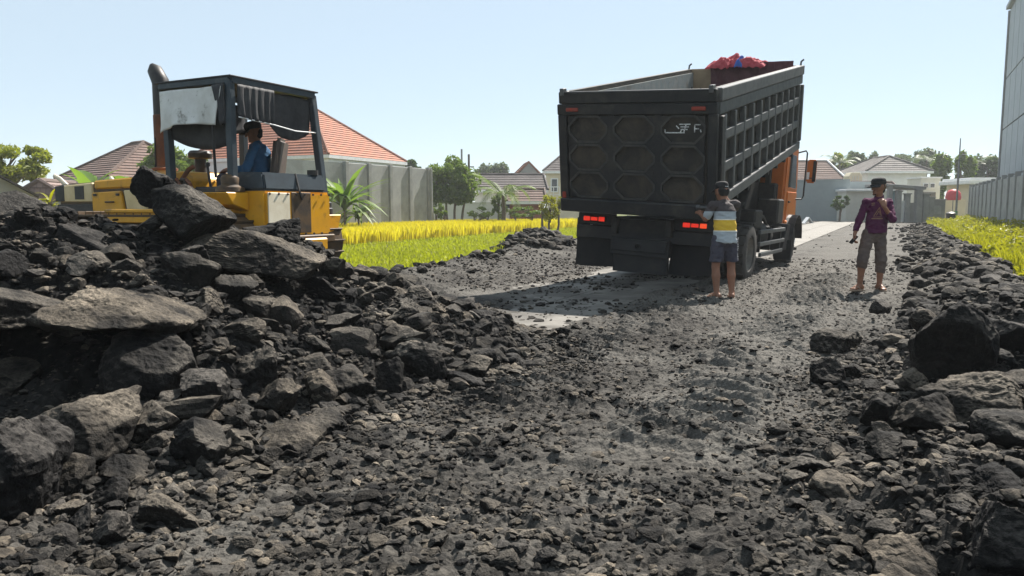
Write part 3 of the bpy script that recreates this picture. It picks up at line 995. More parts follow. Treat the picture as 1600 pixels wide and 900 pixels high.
protos = []
for k in range(14):
    V, F_ = rock_shape(200 + k, 4, random.choice((7, 8, 10, 12)), random.choice((40, 60, 80)), .07, .05)
    me = np_mesh("rock", V * .5, F_, smooth=False)
    me.materials.append(MATS["rock"])
    protos.append(me)
RL = {'heap': ("dark grey volcanic rock lying loose on the left heap", "loose rocks on the left heap"),
      'right': ("dark grey rock among the loose stones along the right side", "loose rocks on the right side"),
      'track': ("small flat stone pressed into the gravel of the track", "stones on the track"),
      'bank': ("rock in the rubble bank at the edge of the track further off", "rocks in the far rubble banks")}
SPOT = {}
for i in chosen:
    o = bpy.data.objects.new("rock", random.choice(protos))
    COL.objects.link(o)
    sz = LS[i]
    o.location = (LX[i], LY[i], LH[i] + sz * LQ[i] * .22)
    o.scale = (sz * random.uniform(.85, 1.35), sz * random.uniform(.8, 1.1), sz * LQ[i] * random.uniform(.9, 1.1))
    sl = .55 if LZ[i] == 'heap' else .3
    o.rotation_euler = (random.uniform(-sl, sl), random.uniform(-sl, sl), random.uniform(0, 6.28))
    # where it lies from the nearest named boulder or thing, and how far out among those on that side
    dpt = LY[i] * math.cos(PITCH) - (LH[i] - CAM_H) * math.sin(PITCH)
    ix = 800 + FPX * LX[i] / dpt
    iy = 450 - FPX * ((LH[i] - CAM_H) * math.cos(PITCH) + LY[i] * math.sin(PITCH)) / dpt
    mk = min(MARK, key=lambda q: math.hypot(q[0] - ix, q[1] - iy))
    sec = int(((math.degrees(math.atan2(mk[1] - iy, ix - mk[0])) + 22.5) % 360) // 45)
    SPOT.setdefault((mk[2], sec), []).append((math.hypot(mk[0] - ix, mk[1] - iy), o, i))
SIDE = ("right of", "above and right of", "above", "above and left of", "left of", "below and left of", "below", "below and right of")
NTH = ("nearest", "second nearest", "third nearest", "fourth nearest", "fifth nearest", "sixth nearest", "seventh nearest", "eighth nearest", "ninth nearest", "tenth nearest")
for (mk, sec), lst in SPOT.items():
    lst.sort(key=lambda q: q[0])
    for k, (_d, o, i) in enumerate(lst):
        sw = "fist sized" if LS[i] < .12 else ("head sized" if LS[i] < .22 else "large")
        nth = "" if len(lst) == 1 else ", " + (NTH[k] if k < len(NTH) else str(k + 1) + "th nearest")
        tag(o, f"{sw} rock {SIDE[sec]} the {mk}{nth}", "rock", RL[LZ[i]][1])


CUBE_V = np.array([[x_, y_, z_] for z_ in (-1, 1) for x_, y_ in ((-1, -1), (1, -1), (1, 1), (-1, 1))], float) * .85
CUBE_F = np.array([[0, 2, 1], [0, 3, 2], [4, 5, 6], [4, 6, 7], [0, 1, 5], [0, 5, 4], [1, 2, 6], [1, 6, 5], [2, 3, 7], [2, 7, 6], [3, 0, 4], [3, 4, 7]])


def rubble(name, idx, label):
    """one mesh of many loose stones: small ones have few faces"""
    Vs, Fs, Ts = [], [], []
    off = 0
    for sub, lo, hi in ((2, 34, 1e9), (1, 11.5, 34), (0, 4.6, 11.5), (-1, 0, 4.6)):
        ii = idx[(app[idx] >= lo) & (app[idx] < hi)]
        if len(ii) == 0:
            continue
        which = RNG.integers(0, 9, len(ii))
        for w in range(9):
            jj = ii[which == w]
            if len(jj) == 0:
                continue
            if sub == -1:
                V = CUBE_V * np.random.default_rng(950 + w).uniform(.55, 1.05, CUBE_V.shape)
                F_ = CUBE_F
            elif sub == 0:
                D, F_ = ico(1)
                V = D * np.random.default_rng(900 + w).uniform(.65, 1.1, len(D))[:, None]
            elif sub == 1:
                V, F_ = rock_shape(500 + w, 2, 8, 40, .06)
            else:
                V, F_ = rock_shape(600 + w, 3, 9, 50, .08)
            n = len(jj)
            sc = np.stack([LS[jj] * RNG.uniform(.8, 1.4, n), LS[jj] * RNG.uniform(.75, 1.1, n), LS[jj] * LQ[jj]], 1) * .5
            q = V[None] * sc[:, None, :]
            tl = RNG.uniform(-.45, .45, (n, 2))
            cx, sx = np.cos(tl[:, 0]), np.sin(tl[:, 0])
            y1 = q[:, :, 1] * cx[:, None] - q[:, :, 2] * sx[:, None]
            z1 = q[:, :, 1] * sx[:, None] + q[:, :, 2] * cx[:, None]
            az = RNG.uniform(0, 6.283, n)
            ca, sa = np.cos(az)[:, None], np.sin(az)[:, None]
            x2 = q[:, :, 0] * ca - y1 * sa
            y2 = q[:, :, 0] * sa + y1 * ca
            Q = np.stack([x2 + LX[jj][:, None], y2 + LY[jj][:, None], z1 + (LH[jj] + LS[jj] * LQ[jj] * .2)[:, None]], 2)
            Vs.append(Q.reshape(-1, 3))
            nv = len(V)
            Fs.append((F_[None] + (np.arange(n) * nv)[:, None, None]).reshape(-1, 3) + off)
            Ts.append(np.repeat(RNG.uniform(0, 1, n), nv))
            off += n * nv
    me = np_mesh(name, np.concatenate(Vs), np.concatenate(Fs), smooth=False, tint=np.concatenate(Ts))
    return tag(obj(name, me, "rubble"), label, "rubble", kind="stuff")


for zn, nm, lb in (('heap', "heap_rubble", "broken dark volcanic rubble covering the left heap"),
                   ('right', "roadside_rubble", "broken dark rubble covering the right side of the track"),
                   ('track', "track_gravel", "fine dark gravel strewn over the track"),
                   ('bank', "bank_rubble", "dark rubble of the low banks beside the track further off")):
    rubble(nm, np.nonzero((LZ == zn) & ~cset)[0], lb)

# ------------------------------------------------------------------ fields


def blades(name, x, y, z, hgt, wid, mat, label, cat, lean=.35, rng=RNG):
    """grass-like blades: bent strips of two quads"""
    n = len(x)
    a = rng.uniform(0, 6.283, n)
    la = rng.uniform(0, 6.283, n)
    ln = rng.uniform(.1, 1, n) * lean * hgt
    wx, wy = np.cos(a) * wid / 2, np.sin(a) * wid / 2
    lx, ly = np.cos(la) * ln, np.sin(la) * ln
    V = np.zeros((n, 5, 3))
    for k, (s, f, hh) in enumerate(((-1, 0, 0), (1, 0, 0), (1.1, .35, .6), (-1.1, .35, .6))):
        V[:, k, 0] = x + wx * s + lx * f
        V[:, k, 1] = y + wy * s + ly * f
        V[:, k, 2] = z + hgt * hh
    V[:, 4, 0] = x + lx
    V[:, 4, 1] = y + ly
    V[:, 4, 2] = z + hgt * rng.uniform(.82, 1.0, n)
    i = (np.arange(n) * 5)[:, None]
    F_ = np.concatenate([i + np.array([[0, 1, 2]]), i + np.array([[0, 2, 3]]), i + np.array([[3, 2, 4]])])
    tint = np.repeat(np.clip(.5 + .33 * n2(x, y, .35, 3, 61) + rng.uniform(-.35, .35, n), 0, 1), 5)
    me = np_mesh(name, V.reshape(-1, 3), F_, tint=tint)
    return tag(obj(name, me, mat), label, cat, kind="stuff")


def rice_line(x, y):
    """signed metres behind the front edge of the ripe rice"""
    return (y - 25.5) * .43 - (x + 8.0) * .90


n = 250000
x = RNG.uniform(-34, 10, n)
y = RNG.uniform(24, 62, n)
d_ = -(rice_line(x, y) * -1)
ok = (rice_line(x, y) > .35 * n2(x, y, .6, 2, 8)) & (np.abs(x) < .62 * y + 6) & (y < 46 + .55 * (x + 12).clip(0, 99)) & (U(n) < (1.0 if True else 0))
x, y = x[ok], y[ok]
blades("ripe_rice", x, y, H(x, y, False) - .02, RNG.uniform(.64, .75, len(x)), .045, "leaf_rice", "ripe golden yellow rice standing in a field beyond the track", "rice", .32)
n = 170000
x = RNG.uniform(-22, 9, n)
y = RNG.uniform(12.2, 50, n)
ok = (rice_line(x, y) < .1) & (field_edge(y) - x > .15 + .25 * RNG.uniform(-1, 1, n)) & (x > -.62 * y - 2) & (U(n) < np.clip(26 / y, .3, 1))
x, y = x[ok], y[ok]
blades("green_paddy_grass", x, y, H(x, y, False) - .01, RNG.uniform(.07, .20, len(x)), .03, "leaf_paddy", "short bright green grass between the track and the ripe rice", "grass", .6)

# ------------------------------------------------------------------ dump truck
TRK = R(30.0)
trx, try_ = 1.79, 11.245
truck_tilt = R(3.2)                   # it leans to the right on the uneven ground
truck = tag(empty("dump_truck", (trx, try_, .05), -TRK), "orange cab dump truck with raised black steel bed, backed up on the track", "truck")
truck.rotation_euler = (0, truck_tilt, -TRK)
HB, LB, WB = 1.64, 6.0, 2.36           # bed height, length, width


def wheel(x, y, r, w, outer, dual=False):
    """wheel > tyre, rim ; x is the centre of the tyre"""
    wh = empty("wheel", (x, y, r))
    wh.parent = truck
    for dx in ((0, -outer * (w + .05)) if dual else (0,)):
        m = MB()
        hw = w / 2
        m.lathe([(r * .58, -hw * .8), (r * .62, -hw * .97), (r * .86, -hw), (r * .96, -hw * .86), (r, -hw * .62), (r, -.012), (r * .975, -.010), (r * .975, .010), (r, .012),
                 (r, hw * .62), (r * .96, hw * .86), (r * .86, hw), (r * .62, hw * .97), (r * .58, hw * .8), (r * .58, -hw * .8)], (dx, 0, 0), 'x', 40)
        for k in range(34):
            a = 2 * math.pi * k / 34
            m.box((dx + (hw * .55 if k % 2 else -hw * .55), math.cos(a) * r * 1.004, math.sin(a) * r * 1.004), (hw * .8, .055, .03), (a - math.pi / 2, 0, 0))
        m.build("tyre", "rubber", wh, smooth=True)
        hw2 = hw * outer
        m = MB()
        m.lathe([(r * .585, hw2 * .80), (r * .56, hw2 * .84), (r * .54, hw2 * .55), (r * .42, hw2 * .12), (r * .30, hw2 * .12), (r * .28, hw2 * .35), (r * .16, hw2 * .42), (.001, hw2 * .42)], (dx, 0, 0), 'x', 32)
        for k in range(8):
            a = 2 * math.pi * k / 8
            m.lathe([(.02, 0), (.02, hw2 * .25), (.001, hw2 * .28)], (dx + hw2 * .12, math.cos(a) * r * .36, math.sin(a) * r * .36), 'x', 6)
        m.build("rim", "rim_steel", wh, smooth=True)
    return wh


for sx in (-1, 1):
    wheel(sx * 1.01, 2.5, .50, .27, sx, True)
    wheel(sx * .90, 6.85, .50, .28, sx)
for sx in (-1, 1):
    MB().box((sx * .43, 4.0, .93), (.09, 7.6, .26)).build("frame_rail", "chassis_black", truck, .008)
for y in (.35, 1.6, 3.4, 5.0, 6.9):
    MB().box((0, y, .93), (.76, .12, .2)).build("cross_member", "chassis_black", truck, .006)
MB().tube([(-.9, 2.5, .5), (-.3, 2.5, .5), (-.24, 2.5, .52), (.24, 2.5, .52), (.3, 2.5, .5), (.9, 2.5, .5)], [.07, .08, .19, .19, .08, .07], 14).build("rear_axle", "chassis_black", truck, smooth=True)
MB().tube([(-.85, 6.85, .5), (.85, 6.85, .5)], .06, 10).build("front_axle", "chassis_black", truck, smooth=True)
MB().tube([(0, 2.5, .55), (0, 6.0, .75)], .05, 10).build("drive_shaft", "chassis_black", truck, smooth=True)
for sx in (-1, 1):                     # leaf springs
    m = MB()
    for k in range(5):
        m.box((sx * .55, 2.5, .66 + .03 * k), (.08, 1.5 - .22 * k, .022))
    m.build("leaf_spring", "chassis_black", truck)
# rear underrun, mudflaps, lamps
m = MB()
m.box((0, .34, .80), (2.2, .10, .20))
m.build("rear_crossbeam", "truck_black", truck, .01)
m = MB()
m.box((0, .26, .62), (.92, .16, .26)).box((0, .17, .64), (.86, .04, .17)).box((0, .30, .36), (.86, .10, .27))
m.lathe([(.035, -.03), (.035, .02), (.02, .02), (.02, -.02)], (0, .145, .64), 'y', 16)
m.build("bumper_box", "truck_black", truck, .012)
for sx in (-1, 1):
    m = MB()
    nn = 7
    vs, fs = [], []
    for j in range(nn):
        zz = 1.02 - .76 * j / (nn - 1)
        for i in range(5):
            u = i / 4
            xx = sx * (.42 + .72 * u)
            yy = .42 + .03 * math.sin(u * 5 + j * .6) - .05 * (j / nn) ** 2
            vs.append((xx, yy, zz - .02 * math.sin(u * 3.1 + sx)))
    o = len(vs)
    vs += [(v[0], v[1] + .012, v[2]) for v in vs]
    for j in range(nn - 1):
        for i in range(4):
            a = j * 5 + i
            fs += [(a, a + 1, a + 6, a + 5), (o + a + 5, o + a + 6, o + a + 1, o + a)]
    for i in range(4):
        fs += [(i, o + i, o + i + 1, i + 1), ((nn - 1) * 5 + i, (nn - 1) * 5 + i + 1, o + (nn - 1) * 5 + i + 1, o + (nn - 1) * 5 + i)]
    for j in range(nn - 1):
        fs += [(j * 5, j * 5 + 5, o + j * 5 + 5, o + j * 5), (j * 5 + 4, o + j * 5 + 4, o + j * 5 + 9, j * 5 + 9)]
    m.add(vs, fs)
    m.build("mudflap", "mudflap_rubber", truck, smooth=True)
    MB().box((sx * .78, .36, 1.0), (.62, .08, .18)).build("lamp_bracket", "truck_black", truck, .008)
    lm = MB().box((sx * .80, .31, 1.0), (.38, .05, .09)).build("tail_lamp", "chassis_black", truck, .01)
    for k, (dx, ww, mt) in enumerate(((-.125, .11, "tail_lamp"), (0, .11, "tail_lamp"), (.125, .10, "tail_lamp_amber" if sx > 0 else "tail_lamp"))):
        hh = .070 if k != 1 else .055
        MB().box((sx * .80 + dx, .278, 1.0), (ww, .02, hh)).build("lens", mt, lm, .008)
MB().box((-.98, .405, .90), (.06, .006, .035)).box((-.90, .405, .895), (.05, .006, .022)).build("flap_print", "white_mark", truck)
m = MB()
m.tube([(.86, .33, .84), (1.02, .33, .84)], .012, 6)
m.tube([(1.06, .33, .845), (1.14, .33, .845)], .016, 6)
m.build("air_line", "rim_steel", truck)
# fenders over rear wheels, side guards, tanks, steps
for sx in (-1, 1):
    for z in (.42, .62, .84):
        MB().box((sx * 1.08, 4.55, z), (.05, 2.35 - (.3 if z < .5 else 0), .075)).build("side_guard", "truck_rail", truck, .01)
    for y in (3.6, 4.5, 5.5):
        MB().box((sx * .78, y, .68), (.56, .06, .44)).build("guard_bracket", "chassis_black", truck, .006)
    MB().lathe([(.001, -.55), (.26, -.55), (.28, -.52), (.28, .52), (.26, .55), (.001, .55)], (sx * .74, 4.4, .72), 'y', 20).build("fuel_tank", "chassis_black", truck, smooth=True)
    m = MB()
    for k in range(9):
        a0, a1 = math.pi * (.05 + .9 * k / 9), math.pi * (.05 + .9 * (k + 1) / 9)
        m.bar((sx * .98, 6.85 + math.cos(a0) * .62, .50 + math.sin(a0) * .62), (sx * .98, 6.85 + math.cos(a1) * .62, .50 + math.sin(a1) * .62), .36, .02, (0, math.cos((a0 + a1) / 2), math.sin((a0 + a1) / 2)))
    m.build("front_fender", "chassis_black", truck)
    m = MB()
    m.prism([(5.55, .40), (6.15, .40), (6.25, .92), (5.95, .95)], 'x', sx * .75, sx * 1.10)
    m.build("front_mudguard", "mudflap_rubber", truck, .01)
    MB().box((sx * 1.02, 6.05, .40), (.34, .02, .42)).build("front_mudflap", "mudflap_rubber", truck)
    m = MB()
    m.box((sx * .82, 3.35, .98), (.36, .5, .05)).tube([(sx * .72, 3.2, .98), (sx * .72, 3.25, 1.25), (sx * .72, 3.45, 1.35), (sx * .72, 3.6, 1.05)], .03, 8)
    m.tube([(sx * .9, 3.5, .98), (sx * .9, 3.6, 1.12), (sx * .9, 4.4, 1.10), (sx * .9, 4.8, .92)], .035, 8)
    m.build("chassis_pipe", "chassis_black", truck, smooth=True)
# hoist ram under the bed
m = MB()
m.tube([(0, 3.2, .8), (0, 4.6, 1.75)], .10, 12).tube([(0, 4.4, 1.62), (0, 5.3, 2.2)], .07, 12)
m.build("hoist_ram", "chassis_black", truck, smooth=True)

# ---- cab (faces +y), its rear wall just ahead of the bed
CX, CY0, CY1, CZ0, CZ1 = .93, 6.18, 7.65, .78, 2.66
cab = MB()
prof = [(CY0, CZ0 + .10), (CY0, CZ1 - .12), (CY0 + .12, CZ1), (CY1 - .35, CZ1), (CY1 - .2, CZ1 - .08), (CY1, 1.72), (CY1 + .03, CZ0), (CY0 + .05, CZ0)]
cab.prism(prof, 'x', -CX, CX)
cabo = cab.build("cab", "cab_orange", truck, .05, True, 3)
for sx in (-1, 1):
    m = MB()
    m.prism([(CY0 + .28, 1.02), (CY0 + .28, 1.62), (CY1 - .12, 1.62), (CY1 - .06, 1.02)], 'x', sx * (CX - .01), sx * (CX + .022))
    d = m.build("door", "cab_orange", cabo, .015)
    MB().prism([(CY0 + .34, 1.70), (CY0 + .34, 2.42), (CY1 - .48, 2.42), (CY1 - .22, 1.70)], 'x', sx * (CX - .01), sx * (CX + .012)).build("side_window", "window_glass", cabo, .01)
    MB().box((sx * (CX + .035), CY0 + .42, 1.40), (.03, .16, .04)).build("door_handle", "chassis_black", cabo, .008)
    MB().box((sx * (CX - .08), CY0 + .35, .86), (.28, .5, .30)).build("cab_step", "cab_orange", cabo, .03)
    m = MB()
    m.tube([(sx * CX, CY1 - .25, 2.50), (sx * (CX + .14), CY1 - .15, 2.55), (sx * (CX + .17), CY1 - .15, 2.50), (sx * (CX + .17), CY1 - .15, 1.55), (sx * (CX + .14), CY1 - .15, 1.48), (sx * CX, CY1 - .25, 1.46)], .018, 8)
    arm = m.build("mirror_arm", "chassis_black", cabo, smooth=True)
    mh = MB().box((sx * (CX + .29), CY1 - .12, 2.10), (.20, .09, .52)).build("mirror", "cab_orange", cabo, .03, seg=2)
    MB().box((sx * (CX + .355), CY1 - .168, 2.10), (.07, .012, .46)).box((sx * (CX + .29), CY1 - .168, 1.95), (.19, .010, .02)).build("mirror_glass", "chassis_black", mh)
    MB().box((sx * (CX + .23), CY1 - .168, 2.0), (.055, .010, .16)).build("mirror_sticker", "trim_white", mh)
MB().prism([(CY1 - .165, 2.50), (CY1 + .012, 1.76), (CY1 - .02, 1.76), (CY1 - .2, 2.50)], 'x', -.82, .82).build("windscreen", "window_glass", cabo)
MB().box((0, CY0 - .008, 2.1), (1.1, .02, .42)).build("rear_window", "window_glass", cabo, .01)
MB().box((0, CY1 + .06, .62), (1.95, .16, .34)).build("front_bumper", "trim_white", cabo, .03)

m = MB().box((0, CY0 - .16, 1.30), (1.60, .28, .95))
m.build("engine_housing", "chassis_black", cabo, .03)
for sx in (-1, 1):
    MB().box((sx * .62, CY0 - .22, 1.95), (.10, .16, .9)).build("cab_rear_stay", "chassis_black", cabo, .01)
m = MB().prism([(4.6, 1.05), (6.0, 1.05), (6.0, 2.05), (5.6, 2.1)], 'x', -.45, .45)
m.build("hoist_frame", "chassis_black", truck, .02)
m = MB().box((.80, 5.55, 1.20), (.42, .55, .50)).build("tool_box", "chassis_black", truck, .03)
m = MB().box((.82, 3.75, 1.06), (.30, .6, .34)).build("battery_box", "chassis_black", truck, .03)

# ---- the tipping bed
TILT = R(11.8)
PZ = 1.27
bedo = MB()
T = .06
bedo.box((0, LB / 2, .05), (WB, LB, .10))
for sx in (-1, 1):
    bedo.box((sx * (WB / 2 - .10), LB / 2, .1 + (HB - .1) / 2), (.05, LB - .14, HB - .1))
bedo.box((0, LB - .03, .1 + (HB - .1) / 2), (WB - .14, .06, HB - .1))
bed = bedo.build("dump_bed", "truck_panel", truck, loc=(0, .02, PZ), rot=(TILT, 0, 0))
# rail planks, ribs, sloped pockets on both sides
for sx in (-1, 1):
    xo = sx * (WB / 2 - .03)
    MB().box((xo, LB / 2, HB - .09), (.10, LB, .18)).build("top_rail", "truck_rail", bed, .012)
    MB().box((xo - sx * .012, LB / 2, HB - .27), (.08, LB, .165)).build("top_rail", "truck_rail", bed, .01)
    MB().box((xo - sx * .005, LB / 2, .07), (.10, LB, .16)).build("bottom_rail", "truck_rail", bed, .012)
    MB().box((xo + sx * .004, .06, .155 + (HB - .52) / 2), (.13, .14, HB - .53)).build("rear_post", "truck_black", bed, .012)
    MB().box((xo + sx * .004, LB - .05, .155 + (HB - .52) / 2), (.12, .1, HB - .53)).build("front_post", "truck_rail", bed, .012)
    rib = MB().box((0, 0, .155 + (HB - .52) / 2), (.085, .085, HB - .53)).mesh("rib", .012)
    NR = 11
    for k in range(NR):
        y = .30 + (LB - .55) * k / (NR - 1)
        obj("rib", rib, "truck_rail", bed, (xo - sx * .008, y, 0))
    pk = MB()
    pk.prism([(0, 0), (0, .13), (-.07, .13), (-.07, -.06)] if sx > 0 else [(0, 0), (0, .13), (.07, .13), (.07, -.06)], 'y', -.225, .225)
    pm = pk.mesh("pocket", .006)
    for k in range(NR - 1):
        y = .30 + (LB - .55) * (k + .5) / (NR - 1)
        for z in (.47, .92):
            obj("pocket", pm, "truck_rail", bed, (xo + sx * .03, y, z))
for x_ in (-.78, .78):
    MB().bar((x_, .1, -.10), (x_, 5.9, -.10), .12, .2).build("under_beam", "truck_rail", bed, .01)
m = MB()
for k in range(8):
    m.box((0, .5 + .72 * k, -.05), (2.3, .09, .10))
m.build("floor_bearer", "truck_black", bed, .006)
# inner faces: pale left side, plywood front, maroon sheet in the right half of the front wall
MB().box((-(WB / 2 - .155), LB / 2, 1.1), (.02, LB - .2, HB - .70)).build("inner_lining", "bed_inner", bed)
MB().box((-.30, LB - .09, 1.12), (1.55, .03, HB - .62)).build("ply_board", "ply_tan", bed, .004)
m = MB()
m.add(*(lambda g: g)(([(x_, LB - .21 - .04 * math.sin(x_ * 21 + z_ * 4), z_) for z_ in np.linspace(.9, HB + .10, 8) for x_ in np.linspace(-.62, 1.02, 24)],
                      [(j * 24 + i, j * 24 + i + 1, (j + 1) * 24 + i + 1, (j + 1) * 24 + i) for j in range(7) for i in range(23)])))
m.build("hanging_sheet", "cloth_maroon", bed, smooth=True)
for x_ in (-1.13, 1.13):
    m = MB().tube([(x_, LB - .05, HB), (x_, LB - .02, HB + .07), (x_ + .05, LB - .02, HB + .11)], .02, 6)
    m.build("rope_hook", "truck_rail", bed)

# tailgate: nine sunken octagons in a frame of bars
tg = MB()
TB, TT = -.12, HB
xs_ = [-1.08, -.365, .35, 1.065]
zs_ = [.075, .485, .895, 1.305]
fr = .055
tg.box((0, .02, (TB + TT) / 2 + .05), (WB - .04, .03, TT - TB - .14))
gate = tg.build("tailgate", "truck_panel", bed, loc=(0, -.09, 0))
MB().box((0, -.03, HB - .085), (WB - .03, .10, .17)).build("gate_top_plank", "truck_black", gate, .012)
MB().box((-.01, -.035, HB - .255), (WB + .02, .075, .155)).build("gate_top_beam", "truck_black", gate, .012)
MB().box((0, -.04, -.03), (WB + .01, .13, .20)).build("gate_bottom_beam", "truck_black", gate, .015)
for x_ in (-1.125, 1.125):
    MB().box((x_, -.035, .69), (.13, .075, 1.235)).build("gate_post", "truck_black", gate, .01)
OCT = []
for j in range(3):
    for i in range(3):
        x0, x1, z0, z1 = xs_[i] + fr, xs_[i + 1] - fr, zs_[j] + fr * .42, zs_[j + 1] - fr * .42
        c = .135
        oc = [(x0 + c, z0), (x1 - c, z0), (x1, z0 + c), (x1, z1 - c), (x1 - c, z1), (x0 + c, z1), (x0, z1 - c), (x0, z0 + c)]
        OCT.append((x0, x1, z0, z1, oc))
m = MB()
for i in (1, 2):
    m.box((xs_[i], -.022, .69), (2 * fr, .05, 1.225))
for j in (1, 2):
    for i in range(3):
        m.box(((xs_[i] + xs_[i + 1]) / 2, -.022, zs_[j]), (xs_[i + 1] - xs_[i] - 2 * fr - .004, .05, fr * .84))
for x0, x1, z0, z1, oc in OCT:
    for (cx_, cz_, sx_, sz_) in ((x0, z0, 1, 1), (x1, z0, -1, 1), (x1, z1, -1, -1), (x0, z1, 1, -1)):
        m.prism([(cx_ - sx_ * .002, cz_ - sz_ * .002), (cx_ + sx_ * .135, cz_ - sz_ * .002), (cx_ - sx_ * .002, cz_ + sz_ * .135)], 'y', -.0465, .004)
m.build("gate_lattice", "truck_black", gate)
for x0, x1, z0, z1, oc in OCT:
    pn = MB().prism(oc, 'y', -.004, .004).build("octagon_panel", "truck_panel", gate)
    m = MB()
    for k in range(8):
        a, b = oc[k], oc[(k + 1) % 8]
        m.bar((a[0], -.040, a[1]), (b[0], -.040, b[1]), .030, .030, (0, 1, 0))
    m.build("octagon_rim", "gate_rim", pn)
for x_, mt in ((-.95, "reflector_dull"), (.93, "reflector_dull")):
    MB().box((x_, -.082, HB - .255), (.20, .02, .055)).build("reflector", mt, gate, .012)
MB().box((-1.12, -.085, .12), (.06, .02, .1)).build("reflector", "reflector_dull", gate, .01)
# worn stencil marks in the top right octagon
m = MB()
STX, STZ = -.06, -.10
for (x0, z0, x1, z1) in ((.50, 1.155, .50, 1.20), (.50, 1.155, .78, 1.155), (.66, 1.25, .70, 1.21), (.70, 1.27, .86, 1.27), (.72, 1.235, .84, 1.235), (.72, 1.20, .82, 1.20), (.74, 1.20, .72, 1.165), (.80, 1.27, .77, 1.17),
                         (.92, 1.16, .92, 1.265), (.92, 1.265, 1.0, 1.265), (.92, 1.21, .98, 1.21), (1.0, 1.20, 1.01, 1.165)):
    x0, x1, z0, z1 = x0 + STX, x1 + STX, z0 + STZ, z1 + STZ
    dx, dz = x1 - x0, z1 - z0
    ln = math.hypot(dx, dz)
    px_, pz_ = -dz / ln * .008, dx / ln * .008
    m.add([(x0 - px_, -.0065, z0 - pz_), (x1 - px_, -.0065, z1 - pz_), (x1 + px_, -.0065, z1 + pz_), (x0 + px_, -.0065, z0 + pz_)], [(0, 1, 2, 3)])
m.build("stencil_mark", "white_mark", gate)
for x_ in (-1.10, 1.10):
    MB().box((x_, -.05, HB + .0), (.06, .12, .10)).build("gate_hinge", "truck_rail", gate, .006)
MB().tube([(.98, -.12, .05), (1.12, -.13, .05), (1.22, -.10, .06)], .022, 8).tube([(.94, -.125, .055), (.985, -.125, .052)], .035, 8).build("gate_latch", "truck_rail", gate)
m = MB().tube([(1.30, -.02, .12), (1.30, -.02, .34)], .028, 8)
m.build("gate_lever", "rust_brown", gate, smooth=True)

bpy.context.view_layer.update()
TM, BM_ = truck.matrix_world.copy(), bed.matrix_world.copy()

# remaining load in the bed
gxl, gyl = np.meshgrid(np.linspace(-1.0, 1.0, 60), np.linspace(.2, LB - .2, 150))
zl = .98 + .33 * sstep(.6, 3.0, gyl) - .55 * sstep(4.6, 6.2, gyl) - .26 * (np.abs(gxl + .15) / 1.06) ** 2
zl = zl + .10 * n2(gxl.ravel(), gyl.ravel(), 1.6, 5, 3).reshape(gxl.shape) + .03 * RNG.normal(size=gxl.shape)
Vl = np.stack([gxl.ravel(), gyl.ravel(), zl.ravel()], 1)
Il = np.arange(60 * 150).reshape(150, 60)
Fl = np.stack([Il[:-1, :-1].ravel(), Il[:-1, 1:].ravel(), Il[1:, 1:].ravel(), Il[1:, :-1].ravel()], 1)
lo_ = obj("rock_load", np_mesh("rock_load", Vl, Fl, tint=RNG.uniform(0, 1, len(Vl))), "rubble")
lo_.matrix_world = BM_
tag(lo_, "dark rubble still lying inside the truck's raised bed", "rubble", kind="stuff")


# crumpled red tarpaulin over the bed's front right top edge
def crumple(nm, mat, x0, x1, yc, z0, wd, hh, seed, parent=None):
    nu, nv = 70, 36
    u, v = np.meshgrid(np.linspace(0, 1, nu), np.linspace(-1, 1, nv))
    X = x0 + (x1 - x0) * u
    arch = np.sqrt(np.clip(1 - (np.abs(v)) ** 2.2, 0, 1))
    env = np.sin(np.pi * np.clip(u * .96 + .02, 0, 1)) ** .45
    wv_ = fbm(np.stack([X.ravel() * 4 + seed, v.ravel() * 1.4, np.full(u.size, seed)], 1), 4).reshape(u.shape)
    rd = 1 - np.abs(fbm(np.stack([X.ravel() * 6 - seed, v.ravel() * 2.2 + u.ravel() * 3, np.full(u.size, seed * 2.)], 1), 3)).reshape(u.shape) * 2.0
    Z = z0 + env * arch * hh * (.72 + .42 * wv_) + env * .045 * rd
    Y = yc + wd * v * (1 + .25 * wv_)
    X = X + .05 * wv_ * env
    I_ = np.arange(nu * nv).reshape(nv, nu)
    F_ = np.stack([I_[:-1, :-1].ravel(), I_[:-1, 1:].ravel(), I_[1:, 1:].ravel(), I_[1:, :-1].ravel()], 1)
    o = obj(nm, np_mesh(nm, np.stack([X.ravel(), Y.ravel(), Z.ravel()], 1), F_, smooth=True), mat, parent)
    return o


tarp = crumple("tarpaulin", "cloth_red", -.70, .50, LB - .10, HB - .01, .26, .26, 3.0)
tarp.matrix_world = BM_
tag(tarp, "crumpled red tarpaulin bunched on the front edge of the truck bed", "tarpaulin")
bl = crumple("blue_corner", "cloth_blue", -.10, .06, LB - .24, HB + .01, .16, .22, 8.0, tarp)

# ------------------------------------------------------------------ bulldozer (local +y is forward)
DZH = R(63.0)
f_ = Vector((-math.sin(DZH), math.cos(DZH), 0))
r_ = Vector((math.cos(DZH), math.sin(DZH), 0))
Cc = Vector((-3.28, 9.0, 0))
DZ0 = .42
# local origin: under the middle of the rear canopy posts
doz = tag(empty("bulldozer", Cc + r_ * .70 + Vector((0, 0, DZ0)), DZH), "yellow crawler bulldozer with dark canopy behind the left heap", "bulldozer")


def zl_(z):
    return z - DZ0


